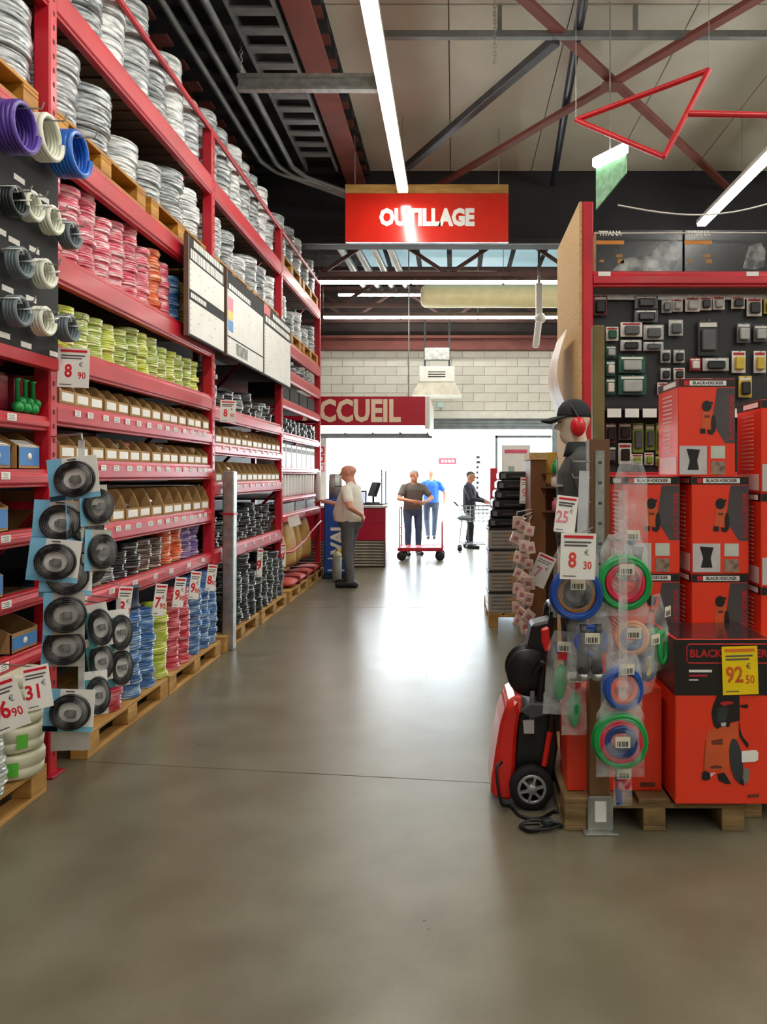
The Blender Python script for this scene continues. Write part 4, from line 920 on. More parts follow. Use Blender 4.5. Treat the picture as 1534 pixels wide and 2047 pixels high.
def hand(b, wrist, d, nrm, m, curl=.5, side=1, s=1.0):
    """palm, four fingers and a thumb; d: direction of the palm, nrm: where the palm faces"""
    d = Vector(d).normalized(); nrm = Vector(nrm); nrm = (nrm-d*nrm.dot(d)).normalized(); sd = d.cross(nrm)*side; w_ = Vector(wrist)
    for k in (-.022, 0, .022): b.c(w_+sd*k*.7*s, w_+d*.085*s+sd*k*1.15*s, .016*s, .013*s, m)
    for k, (o, l) in enumerate(((-.031, .062), (-.0105, .074), (.0105, .07), (.031, .054))):
        p = w_+d*.088*s+sd*o*s; a = curl; q = p+(d*math.cos(a)+nrm*math.sin(a))*l*.5*s; r = q+(d*math.cos(a*2.2)+nrm*math.sin(a*2.2))*l*.5*s
        b.c(p, q, .0095*s, .009*s, m); b.c(q, r, .009*s, .0075*s, m)
    p = w_+d*.02*s-sd*.026*s; q = p+(d*.6-sd*.6+nrm*.35).normalized()*.045*s; r = q+(d*.9+nrm*.4).normalized()*.03*s
    b.c(p, q, .012*s, .011*s, m); b.c(q, r, .0105*s, .009*s, m)
def person(label, loc, rz, mats, J, hair=True, belly=0.0, sleeve='short', hgt=1.73, group=None, look=0.0, girth=1.12):
    """mats: skin, top, trousers, shoes, hair. Local frame: faces +Y, right hand +X"""
    root = thing('person', label, 'person', loc, rz); root.scale = (girth, girth, 1); b = Body(); k = hgt/1.73
    z = lambda v: v*k
    le = J.get('lean', 0.0)
    sh = lambda zz: le*(zz-.9)                      # forward lean of the trunk
    # legs
    for sd, ft, kn in ((1, J['footR'], J.get('kneeR')), (-1, J['footL'], J.get('kneeL'))):
        hip = Vector((.095*sd, 0, z(.9))); ank = Vector((ft[0], ft[1], z(.09)+ft[2])); knee = Vector(kn) if kn else (hip+ank)/2+Vector((0, .03, z(.02)))
        b.c(hip, knee, .09, .066, 2); b.c(knee, ank, .068, .05, 2)
        toe = Vector((ft[0]+.02*sd, ft[1]+.15, .04+ft[2])); b.c((ft[0], ft[1]-.05, .045+ft[2]), toe, .045, .038, 3); b.c((ft[0], ft[1]-.05, .02+ft[2]), (toe.x, toe.y+.01, .02+ft[2]), .03, .028, 3)
    b.loft([(z(.8), 0, 0, .15, .1), (z(.9), 0, 0, .175, .125+belly*.4), (z(.97), 0, .01, .17, .125+belly*.6)], 2)
    b.loft([(z(.93), 0, sh(.93)+belly*.3, .178, .13+belly*.8), (z(1.05), 0, sh(1.05)+belly*.5, .172, .125+belly), (z(1.2), 0, sh(1.2)+belly*.2, .178, .128+belly*.5), (z(1.33), 0, sh(1.33), .188, .122), (z(1.41), 0, sh(1.41)-.01, .15, .09), (z(1.45), 0, sh(1.45)-.01, .08, .065)], 1)
    nk = sh(1.5); ls, lc = math.sin(look), math.cos(look)
    b.c((0, sh(1.43)-.01, z(1.43)), (0, nk+.015, z(1.54)), .066, .062, 0)
    for sd in (1, -1): b.c((.03*sd, sh(1.45)-.015, z(1.455)), (.13*sd, sh(1.41)-.01, z(1.405)), .045, .055, 1)
    hc = Vector((0, nk+.03, z(1.61)))
    def hd(x, y, zz): return hc+Vector((x*lc-y*ls, x*ls+y*lc, zz))
    b.c(hd(0, -.022, .035), hd(0, .012, .035), .078, .076, 0); b.c(hd(0, .012, -.015), hd(0, .032, -.07), .07, .047, 0); b.c(hd(0, -.022, .03), hd(0, -.012, -.04), .076, .062, 0)
    b.c(hd(0, .083, .012), hd(0, .103, -.022), .011, .015, 0)                   # nose
    b.c(hd(-.03, .072, .03), hd(.03, .072, .03), .011, .011, 0)                 # brow
    b.c(hd(-.02, .076, -.062), hd(.02, .076, -.062), .009, .009, 0)             # lips
    for sd in (1, -1): b.c(hd(.078*sd, -.012, .022), hd(.082*sd, -.008, -.018), .014, .011, 0)
    for sd, el, ha, wr in ((1, J['elbR'], J['handR'], J.get('hdirR')), (-1, J['elbL'], J['handL'], J.get('hdirL'))):
        s0 = Vector((.175*sd, sh(1.39)-.005, z(1.385))); el, ha = Vector(el), Vector(ha); mid = (s0+el)/2
        if sleeve == 'short':
            b.c(s0, s0.lerp(el, .62), .066, .062, 1); b.c(s0.lerp(el, .5), el, .046, .042, 0); b.c(el, ha, .042, .028, 0)
        else:
            b.c(s0, el, .066, .05, 1); b.c(el, el.lerp(ha, .93), .05, .037, 1); b.c(el.lerp(ha, .9), ha, .028, .026, 0)
        dd, nn = wr if wr else ((ha-el), (-sd, 0, 0)); hand(b, ha, dd, nn, 0, J.get('curl', .6), sd)
    put('body', b.build('body', mats[:4]), root)
    if hair:
        s = MB(); s.sphere((0, 0, 0), .086, 16, 10, sc_=(.95, 1.08, 1.0)); s.f, s.m, s.s = zip(*[(f, m, q) for f, m, q in zip(s.f, s.m, s.s) if sum(s.v[i][2] for i in f)/len(f) > .02-.9*min(0, 0)-.9*max(0, -(sum(s.v[i][1] for i in f)/len(f)))*.9]); s.f = list(s.f); s.m = list(s.m); s.s = list(s.s)
        part('hair', s, mats[4], root, loc=hd(0, -.006, .038), rot=(0, 0, look))
    e = MB()
    for sd in (1, -1): e.sphere(hd(.03*sd, .078, .012), .0065, 8, 6)
    part('eyes', e, M('eye_dark', '2a211c', .3), root)
    return root
SK = M('skin', 'c98f72', .5, var=.08); SKD = M('ruddy_skin', 'd8957c', .5, var=.08)
TEE = M('white_tee', 'e9e4d8', .8, var=.05, bump=.2, bscale=12); JEAN = M('grey_jeans', '5b5c60', .85, var=.1, bump=.15); SHOE = M('black_shoe', '1e1f20', .5); HAIRG = M('grey_hair', '8b857d', .7)
person('bald man in white T-shirt and grey jeans reaching towards the last shelf', (-1.47, 10.95, 0), 1.35, [SKD, TEE, JEAN, SHOE, HAIRG],
       dict(footR=(.1, .06, 0), footL=(-.1, -.04, 0), elbR=(.23, .2, 1.14), handR=(.2, .4, 1.2), elbL=(-.34, -.12, 1.14), handL=(-.16, -.19, 1.03), hdirL=((.6, -.1, -.5), (0, 1, 0)), hdirR=((0, 1, .15), (-.3, 0, -1)), curl=.5), hair=False, belly=.06, girth=1.2, look=.2)
# white paper bag in his reaching hand's corner of the shelf: hanging white film bundle
s = sack(M('white_bag', 'dcdad4', .5, var=.08), .42, .18, .08, 'bag'); tag(put('plastic_bag', s, None, (-1.98, 11.0, 1.42), (0, PI/2, .3)), 'white plastic bundle hanging from the last racking post', 'bag')
person('shop worker in grey vest leaning on the red platform trolley', (-.82, 15.3, 0), PI+.35, [SK, M('grey_vest', '5d5650', .8, var=.2), M('blue_jeans', '3d4f6b', .85, var=.15), SHOE, HAIRG],
       dict(footR=(.1, .03, 0), footL=(-.11, -.02, 0), elbR=(.3, .16, 1.12), handR=(.12, .38, 1.08), elbL=(-.31, .14, 1.12), handL=(-.1, .38, 1.06), lean=.12, curl=.9), hgt=1.68)
person('man in bright blue polo shirt walking out of the entrance', (-.56, 18.8, 0), .12, [SK, M('blue_polo', '1f5fe0', .7, var=.1), M('navy_trousers', '2e3446', .85), SHOE, HAIRG],
       dict(footR=(.09, .28, 0), footL=(-.09, -.3, .05), kneeR=(.1, .2, .5), kneeL=(-.1, -.05, .48), elbR=(.3, -.05, 1.14), handR=(.3, .08, .92), elbL=(-.3, -.04, 1.13), handL=(-.28, .14, .94)), hgt=1.72)
person('man in dark sweater and black jeans pushing a wire shopping trolley', (.33, 16.7, 0), -PI/2-.25, [SK, M('dark_sweater', '322f3a', .9, var=.15), M('black_jeans', '20222a', .85), SHOE, M('short_grey_hair', '4d4a48', .8)],
       dict(footR=(.1, .05, 0), footL=(-.1, -.06, 0), elbR=(.28, .1, 1.08), handR=(.16, .32, 1.02), elbL=(-.28, .1, 1.08), handL=(-.16, .32, 1.0), curl=.9), sleeve='long', hgt=1.66)

# ------------------------------------------------------------------ trolleys
pt = thing('platform_trolley', 'red flat platform trolley with loop handles on castors', 'trolley', (-.72, 14.45, 0))
s = MB(); s.box(-.3, .5, -.28, .28, .2, .24); s.box(-.32, .52, -.3, -.28, .18, .25); s.box(-.32, .52, .28, .3, .18, .25); part('deck', s, M('trolley_red', 'b51a35', .4), pt, .006)
for x, hh in ((-.28, .98), (.5, .72)):
    s = MB(); s.tube([(x, -.26, .22), (x, -.26, hh-.05), (x, -.2, hh), (x, .2, hh), (x, .26, hh-.05), (x, .26, .22)], .014, 8); part('loop_handle', s, M('trolley_red_tube', 'c02a40', .35), pt)
    for z in (.45, .6):
        s = MB(); s.tube([(x, -.26, z), (x, .26, z)], .01, 8); part('cross_bar', s, MATS['trolley_red_tube'], pt)
for x in (-.25, .46):
    for y in (-.22, .22):
        s = MB(); s.lathe([(.03, -.02), (.085, -.018), (.09, 0), (.085, .018), (.03, .02)], 18, axis='y'); wh = part('castor_wheel', s, BLACK, pt, loc=(x, y, .09)); s = MB(); s.box(-.02, .02, -.03, .03, .02, .11); part('castor_fork', s, DGREY, wh)
wc = thing('shopping_trolley', 'chrome wire shopping trolley beside the man in the dark sweater', 'trolley', (.36, 16.15, 0))
CHR = M('chrome_wire', '8f9498', .25, metal=.8)
s = MB()
for z in (.62, .7, .78, .86, .94): s.tube([(-.28, -.22, z), (.42, -.19, z), (.42, .19, z), (-.28, .22, z)], .009, 6, closed=True)
for i in range(9):
    x = -.28+i*.0875
    for y in (-.21, .21): s.tube([(x, y, .62), (x, y, .95)], .006, 5)
    s.tube([(x, -.21, .62), (x, .21, .62)], .006, 5)
part('basket', s, CHR, wc)
s = MB(); s.tube([(-.2, -.2, .62), (-.25, -.2, .16), (.4, -.16, .14)], .012, 8); s.tube([(-.2, .2, .62), (-.25, .2, .16), (.4, .16, .14)], .012, 8); s.tube([(-.1, -.2, .2), (-.1, .2, .2)], .008, 6); s.tube([(.3, -.18, .15), (.3, .18, .15)], .008, 6); part('frame', s, CHR, wc)
s = MB(); s.tube([(-.28, -.22, .94), (-.36, -.22, 1.02), (-.36, .22, 1.02), (-.28, .22, .94)], .014, 8); part('handle', s, BLACK, wc)
for x, y in ((-.24, -.2), (-.24, .2), (.38, -.16), (.38, .16)):
    s = MB(); s.lathe([(.02, -.014), (.05, -.012), (.055, 0), (.05, .012), (.02, .014)], 14, axis='y'); part('wheel', s, BLACK, wc, loc=(x, y, .055))
s = sack(M('grey_bag', '8f979a', .6), .3, .26, .12, 'bag'); tag(put('shopping_bag', s, None, (.2, 16.1, .632), (0, 0, .4)), 'grey bag lying in the wire shopping trolley', 'bag')
# ------------------------------------------------------------------ signs outside and by the entrance
bn = thing('street_banner', 'tall white banner with small black vertical lettering outside', 'banner', (.85, 19.6, 0))
s = MB(); s.box(-.3, .3, 0, .03, .6, 2.6); part('cloth', s, WHITE, bn); s = MB(); s.tube([(-.32, .02, 0), (-.32, .02, 2.8)], .02, 8); part('mast', s, GALV, bn)
s = MB(); r = random.Random(4)
for i in range(8): s.box(-.28, -.28+r.uniform(.04, .1), -.004, 0, 1.1+i*.13, 1.16+i*.13)
part('printed_marks', s, BLACK, bn)
rs_ = thing('street_sign', 'small red sign with pale marks across the road', 'sign', (-.2, 24, 0))
s = MB(); s.box(-.28, .28, 0, .04, 1.92, 2.12); part('panel', s, REDP, rs_, .01); s = MB(); s.box(-.03, .03, .01, .03, 0, 1.92); part('post', s, GALV, rs_)
s = MB()
for i in range(4): s.box(-.2+i*.11, -.13+i*.11, -.004, 0, 1.98, 2.06)
part('marks', s, WHITE, rs_)
ps = thing('poster_board', 'white poster with pink header standing above the dark crates', 'poster', (.82, 10.2, 0))
s = MB(); s.box(-.19, .19, 0, .02, 1.2, 1.98); part('sheet', s, WHITE, ps); s = MB(); s.box(-.15, .15, -.003, 0, 1.87, 1.92); part('header_bar', s, M('rose_header', 'e0647c', .5), ps)
s = MB(); s.box(-.1, -.02, -.003, 0, 1.6, 1.7); part('picture', s, M('grey_green_print', '9fb3ad', .6), ps); s = MB(); s.box(-.02, .02, .02, .05, 0, 1.9); part('post', s, GALV, ps)
s = MB(); s.box(-.05, .05, -.05, .05, 0, 1.68); tag(put('red_stand', s.mesh('red_stand', RED, .008), None, (.56, 10.9, 0)), 'slim red stand behind the crate stack', 'stand')
# ------------------------------------------------------------------ tool racking on the right
RY = 5.0
rk = thing('tool_rack', 'red racking with chipboard end panel and black tool board', 'racking', (.835, RY, 0))
put('post', post_me, rk, (0, 0, 0), scale=(.78, 1, .727)); put('post', postd_me, rk, (0, 1.0, 0), scale=(1, 1, .727))
put('post', post_me, rk, (2.76, 0, 0), scale=(.78, 1, .727)); put('post', postd_me, rk, (2.76, 1.0, 0), scale=(1, 1, .727))
s = MB(); s.box(-.02, 0, .01, 1.08, .0, 3.36); part('end_panel', s, OSB, rk, .002)
for za, zb in ((2.805, 2.905), (1.54, 1.6), (.5, .58)):
    s = MB(); s.prism([(.05, za), (.004, za), (.004, za+.012), (-.008, za+.02), (-.008, zb-.03), (.004, zb-.02), (.004, zb), (.05, zb)], .07, 2.76, 'x'); bm_ = part('beam', s, RED, rk, .003)
    s = MB(); s.box(.07, 2.76, 1.0, 1.05, za, zb); part('beam', s, DRED, rk)
    s = MB(); s.box(.07, 2.76, .05, 1.0, zb-.025, zb-.004); part('shelf_panel', s, DECK, rk)
    if za > 2:
        for x in (.1, 1.06):
            s = MB(); s.box(x, x+.08, -.011, -.008, zb-.035, zb-.006); part('price_label', s, WHITE, bm_)
s = MB(); s.box(.08, 2.75, .16, .2, .1, 2.79); part('tool_board', s, M('charcoal_board', '2b2d30', .55, var=.1), rk)
s = MB(); s.box(.08, 2.75, .13, .165, 2.75, 2.785); part('board_rail', s, GALV, rk)
s = MB(); s.box(.08, 2.75, .0, .16, 2.0, 2.035); sh_ = part('black_shelf', s, BLACK, rk, .003)
for i in range(12):
    s = MB(); s.box(.16+i*.115, .25+i*.115, -.006, -.002, 1.955, 2.012); part('price_label', s, WHITE, sh_)
s = MB()
# curled white poster on the end panel
s = MB(); vs_ = []; n = 14
for i in range(n+1):
    u = i/n; zz = 2.58-u*.62; xx = -.03-.085*math.sin(PI*min(1, u*1.15))*(.6+.4*u)
    for yy in (.1, .62): vs_.append((xx, yy, zz))
s.v, s.f, s.m, s.s = [], [], [], []
s.add(vs_, [(2*i, 2*i+1, 2*i+3, 2*i+2) for i in range(n)], 0, True)
tag(put('curled_poster', s.mesh('curled_poster', M('white_poster', 'eee3d6', .5)), None, (.8, 5.15, 0)), 'curled white poster hanging from the chipboard end panel', 'poster')
# black cartons on top of the beam
BC = M('black_gloss_carton', '24282c', .22, var=.2, coat=.5)
SMK = M('grey_tool_print', '3a3f42', .35, scale=9, hex2='aab0ae', contrast=(.45, .7), coat=.4)
for i, x in enumerate((.93, 1.505, 2.08, 2.66)):
    t = thing('tool_carton', ['black tool carton with orange strip on the top beam next to the post', 'black tool carton with orange strip, second from the chipboard panel', 'black tool carton with orange strip, third from the chipboard panel', 'black tool carton with orange strip, fourth from the chipboard panel'][i], 'carton', (x, RY+.03, 2.902), .0)
    s = MB(); s.box(0, .565, 0, .4, 0, .28); part('carton_body', s, BC, t, .003)
    text('TITANA', .042, WHITE, t, (.09, -.001, .255), bold=.001)
    s = MB(); s.box(.0, .18, -.002, 0, .185, .21); part('orange_strip', s, M('orange_strip', 'd98a2e', .4), t)
    s = MB(); s.prism([(.1, .01), (.18, .09), (.34, .12), (.44, .2), (.52, .22), (.54, .1), (.5, .01)] if i % 2 == 0 else [(.38, .03), (.4, .1), (.42, .17), (.5, .2), (.53, .14), (.52, .04), (.46, .02)], -.002, 0, 'y'); part('tool_print', s, SMK, t)
    s = MB(); s.box(.02, .05, -.002, 0, .07, .085); s.box(.13, .17, -.002, 0, .1, .12); s.box(.14, .18, -.002, 0, .06, .09); part('small_prints', s, M('ochre_print', 'a8763a', .5), t)
s = MB(); s.tube([(.9, RY-.05, 3.135), (3.6, RY-.05, 3.14)], .004, 6); tag(put('steel_wire', s.mesh('steel_wire', WHITEP)), 'taut thin wire across the black cartons', 'wire')
# packs hung on the tool board
PC = {'w': M('white_pack', 'ece9e0', .4), 'g': M('green_pack', '1f5b47', .4), 'k': M('black_pack', '1b1c1e', .35, coat=.3), 's': M('silver_pack', 'b9bcbb', .35), 'y': M('yellow_pack', 'd9bb45', .4), 'r': M('red_pack', 'b8252f', .4), 'd': M('grey_pack', '565a5e', .4, coat=.3), 'l': M('lime_pack', '8fa33c', .4), 'n': M('maroon_pack', '5c2a30', .4)}
PN = {'w': 'white', 'g': 'dark green', 'k': 'black', 's': 'silver', 'y': 'yellow', 'r': 'red', 'd': 'grey', 'l': 'lime green', 'n': 'maroon'}
# left, top, right, bottom in picture pixels, card colour, insert colour
PACKS = [(1186, 592, 1214, 632, 'n', 'k', ''), (1268, 592, 1315, 618, 'd', 'k', ''), (1268, 620, 1315, 645, 'd', 'k', ''), (1322, 600, 1343, 626, 's', 'd', ''), (1344, 598, 1364, 624, 'w', 's', ''), (1369, 594, 1398, 624, 'w', 's', ''), (1398, 594, 1422, 621, 'w', 'k', ''), (1424, 593, 1448, 620, 'w', 's', ''),
         (1461, 594, 1488, 618, 'w', 'k', ''), (1492, 596, 1522, 633, 'w', 'k', ''), (1526, 597, 1552, 628, 'y', 'k', ''), (1240, 645, 1284, 674, 'w', 'd', ''), (1286, 650, 1326, 680, 's', 'd', ''), (1240, 680, 1282, 702, 's', 'k', ''), (1286, 684, 1326, 702, 's', 'd', ''), (1336, 640, 1365, 672, 's', 'd', ''), (1394, 640, 1436, 712, 'k', 'd', ''),
         (1211, 654, 1236, 682, 'w', 'g', ''), (1472, 646, 1500, 686, 'd', 's', ''), (1506, 650, 1534, 684, 'd', 's', ''), (1211, 692, 1232, 716, 'g', 's', ''), (1236, 712, 1290, 746, 'g', 's', ''), (1211, 722, 1230, 752, 'g', 'w', ''), (1236, 750, 1292, 790, 'g', 's', ''), (1211, 757, 1230, 790, 'g', 'w', ''),
         (1320, 700, 1340, 726, 's', 'k', ''), (1346, 700, 1368, 726, 's', 'k', ''), (1320, 736, 1340, 760, 's', 'k', ''), (1346, 736, 1368, 760, 'w', 'k', ''), (1314, 765, 1334, 790, 'w', 'k', ''), (1378, 716, 1400, 742, 'r', 'w', ''), (1462, 702, 1490, 746, 'w', 'y', ''), (1506, 702, 1530, 746, 'w', 'y', ''), (1476, 752, 1502, 795, 'y', 'k', ''), (1404, 716, 1456, 742, 's', 'k', ''), (1184, 690, 1206, 716, 'g', 's', ''), (1184, 726, 1206, 756, 'g', 's', ''),
         (1210, 846, 1232, 886, 'n', 'k', ''), (1236, 846, 1262, 880, 'd', 'k', ''), (1264, 846, 1286, 905, 'l', 'd', ''), (1290, 848, 1308, 900, 'l', 'd', ''), (1310, 846, 1332, 908, 'l', 'g', ''), (1236, 886, 1262, 928, 'w', 'k', ''), (1262, 908, 1284, 930, 'w', 'l', ''), (1288, 905, 1306, 930, 'w', 'l', ''), (1310, 912, 1332, 932, 'l', 'd', ''), (1212, 892, 1232, 926, 'k', 'd', '')]
WHERE = ['high up beside the post', 'under the board rail', 'in the middle of the tool board', 'low on the tool board', 'below the black shelf']
PGC = {}
for (a, b, c, d, k1, k2, _) in PACKS:
    Y = RY+.14; p, q = at(a, b, Y), at(c, d, Y); wd, ht = q.x-p.x, p.z-q.z
    row = 4 if b > 830 else (1 if b < 632 else (2 if b < 700 else 3))
    lb = f'{PN[k1]} pack with {PN[k2]} insert hung {WHERE[row]}'
    t = thing('tool_pack', lb, 'tool pack', ((p.x+q.x)/2, Y-.015, (p.z+q.z)/2), RND.uniform(-.06, .06), lb)
    s = MB(); s.box(-wd/2, wd/2, 0, .008, -ht/2, ht/2); part('card', s, PC[k1], t, .002)
    s = MB(); s.box(-wd*.33, wd*.33, -.028, 0, -ht*.36, ht*.22); part('insert', s, PC[k2], t, .006)
    s = MB(); s.box(-wd*.4, wd*.4, -.002, 0, ht*.3, ht*.42); part('title_band', s, PC['w' if k1 != 'w' else 'r'], t)
    s = MB(); s.tube([(0, .03, ht/2-.008), (0, -.03, ht/2-.008)], .003, 6); part('peg', s, GALV, t)

# ------------------------------------------------------------------ cartons of pressure washers
def front_patch(t, nm, poly, m, y=-.0015, th=.0015):
    s = MB(); s.prism(poly, y-th*.0, y+.0015, 'y'); return part(nm, s, m, t)
DGP = M('dark_grey_print', '4d474b', .45); ORP = M('orange_print', 'cf5a2e', .45, var=.1); LGP = M('pale_grey_print2', 'c7c2c4', .45); BKP = M('black_print', '1d1a1d', .45); GLP = M('side_print_and_glare_white', 'ead6d2', .4, var=.1)
def washer_print(t, cx, cz, k):
    e = lambda x, z, rx, rz: [(cx+k*(x+rx*math.cos(2*PI*i/14)), cz+k*(z+rz*math.sin(2*PI*i/14))) for i in range(14)]
    f = lambda pts: [(cx+k*x, cz+k*z) for x, z in pts]
    front_patch(t, 'machine_print', f([(-.32, -.62), (.22, -.62), (.32, .3), (.25, .55), (-.12, .5), (-.25, .2)]), ORP)
    front_patch(t, 'reel_print', e(0, .62, .26, .3), BKP, -.003)
    front_patch(t, 'handle_print', f([(-.12, .85), (.32, .85), (.32, .72), (-.08, .72)]), BKP, -.0032)
    front_patch(t, 'wheel_print', e(.36, -.35, .14, .5), BKP, -.003)
    front_patch(t, 'foot_print', f([(-.36, -.86), (-.08, -.86), (-.08, -.6), (-.36, -.6)]), BKP, -.003)
    front_patch(t, 'foot_print', f([(.02, -.66), (.24, -.66), (.36, -.92), (.08, -.88)]), BKP, -.003)
    front_patch(t, 'badge_print', f([(-.12, .0), (.16, .0), (.16, .13), (-.12, .13)]), M('brown_badge', '6e3320', .5), -.003)
LG_RED = M('logo_red', 'c5242a', .4)
def small_carton(x, y, z, label, rz=0.0, wd=.28, dp=.34, ht=.476, group=None):
    t = thing('washer_carton', label, 'carton', (x, y, z), rz, group)
    s = MB(); s.box(0, wd, 0, dp, 0, ht); part('carton_body', s, BOXRED, t, .003)
    front_patch(t, 'black_band', [(.002, ht-.04), (wd-.002, ht-.04), (wd-.002, ht-.002), (.002, ht-.002)], BOXBLK)
    front_patch(t, 'logo_bar', [(wd*.2, ht-.034), (wd*.84, ht-.034), (wd*.84, ht-.01), (wd*.2, ht-.01)], WHITE, -.002)
    text('BLACK+DECKER', .0205, BKP, t, (wd*.52, -.0025, ht-.022), bold=.0006, depth=.0004)
    front_patch(t, 'logo_end', [(wd*.1, ht-.034), (wd*.19, ht-.034), (wd*.19, ht-.01), (wd*.1, ht-.01)], LG_RED, -.002)
    front_patch(t, 'dark_corner', [(wd*.68, ht-.045), (wd-.002, ht-.045), (wd-.002, ht*.34), (wd*.82, ht*.34), (wd*.6, ht*.55)], DGP)
    washer_print(t, wd*.5, ht*.6, ht*.19)
    text('BLACK+DECKER', .03, LG_RED, t, (wd*.93, -.0025, ht*.6), rot=(0, 0, 0), bold=.0006, depth=.0004).rotation_euler = Euler((PI/2, -PI/2, 0))
    front_patch(t, 'inset_photo', [(wd*.02, .008), (wd*.5, .008), (wd*.5, ht*.31), (wd*.02, ht*.31)], LGP, -.002)
    front_patch(t, 'inset_machine', [(wd*.16, .03), (wd*.36, .03), (wd*.33, ht*.16), (wd*.38, ht*.27), (wd*.14, ht*.28), (wd*.2, ht*.16)], BKP, -.003)
    front_patch(t, 'inset_photo', [(wd*.57, ht*.18), (wd*.82, ht*.18), (wd*.82, ht*.31), (wd*.57, ht*.31)], M('pale_green_print', 'c3c9be', .5), -.002)
    front_patch(t, 'inset_photo', [(wd*.57, .008), (wd*.82, .008), (wd*.82, ht*.15), (wd*.57, ht*.15)], M('brown_photo', '8a7466', .5, var=.5, scale=30), -.002)
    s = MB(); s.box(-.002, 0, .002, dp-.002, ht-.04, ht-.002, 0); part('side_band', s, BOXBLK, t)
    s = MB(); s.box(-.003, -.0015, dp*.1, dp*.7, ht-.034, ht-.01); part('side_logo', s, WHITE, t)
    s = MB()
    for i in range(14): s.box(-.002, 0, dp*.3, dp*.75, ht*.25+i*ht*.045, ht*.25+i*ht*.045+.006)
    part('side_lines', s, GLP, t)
    s = MB(); s.box(-.002, 0, dp*.08, dp*.9, .01, ht*.2); part('side_glare', s, GLP, t)  # whitish glare painted on the lower carton side
    s = MB(); s.box(wd*.4, wd*.6, .0, dp, ht-.0002, ht+.001); part('packing_tape', s, FILM, t)
    return t
C1 = .144; HH = .477
P1 = pallet((1.29, 3.42, 0), PI/2, WOODG, 'worn grey pallet under the orange-red cartons', L=1.2, W=.8)
P2 = pallet((2.12, 3.55, 0), PI/2, WOODG, 'worn grey pallet beyond the largest carton', L=1.2, W=.8)
for lv in range(3): small_carton(.83, 3.79, C1+.001+lv*HH, ['orange-red washer carton at the bottom of the stack behind the bagged hoses', 'orange-red washer carton in the middle of the stack behind the bagged hoses', 'orange-red washer carton on top of the stack behind the bagged hoses'][lv], -.02)
for lv in range(4): small_carton(1.16 if lv < 3 else 1.095, 3.76, C1+.001+lv*HH, ['orange-red washer carton at the bottom of the tallest middle stack', 'orange-red washer carton right behind the largest carton', 'orange-red washer carton second from the top of the middle stack', 'topmost orange-red washer carton beneath the yellow pack'][lv], .02 if lv % 2 else 0)
for lv in range(4): small_carton(1.475, 3.7, C1+.001+lv*.45, ['orange-red washer carton at the bottom of the outer stack', 'orange-red washer carton second from the bottom of the outer stack', 'orange-red washer carton third from the bottom of the outer stack', 'topmost orange-red washer carton of the outer stack'][lv], -.03, wd=.3, ht=.449)
# largest carton with the yellow sign
bx = thing('washer_carton', 'largest orange-red carton with black upper band and machine picture', 'carton', (.965, 3.36, C1+.001)); W_, D_, H_ = .425, .37, .72
s = MB(); s.box(0, W_, 0, D_, 0, H_); part('carton_body', s, BOXRED, bx, .004)
front_patch(bx, 'black_band', [(.001, H_*.66), (W_-.001, H_*.66), (W_-.001, H_-.002), (.001, H_-.002)], BOXBLK)
s = MB(); s.box(-.002, 0, .001, D_-.001, H_*.66, H_-.002); part('side_band', s, BOXBLK, bx)
s = MB(); s.box(.01, W_-.01, .01, D_-.01, H_, H_+.002); part('lid_print', s, M('lid_dark', '2c2022', .25, coat=.6, var=.3), bx)
s = MB(); s.tube([(.05, -.002, H_*.87), (.05, -.002, H_*.955), (.06, -.002, H_*.97), (W_-.02, -.002, H_*.97), (W_-.01, -.002, H_*.955), (W_-.01, -.002, H_*.87), (W_-.02, -.002, H_*.855), (.06, -.002, H_*.855)], .003, 6, closed=True); part('logo_frame', s, LG_RED, bx)
text('BLACK+DECKER', .046, LG_RED, bx, (W_*.545, -.002, H_*.912), bold=.001, depth=.0006)
s = MB(); s.box(.06, .16, -.002, 0, H_*.8, H_*.815); s.box(.06, .1, -.002, 0, H_*.75, H_*.757); part('white_lines', s, WHITE, bx)
s = MB(); s.box(.06, .14, -.002, 0, H_*.775, H_*.785); part('red_line', s, LG_RED, bx)
def bp(pts): return [((1330+x/5.387-VX)*3.36/F_PX-.965, CAM_H+(VY-1240-y/5.387)*3.36/F_PX-C1) for x, y in pts]
GRP = M('charcoal_print', '34383b', .45)
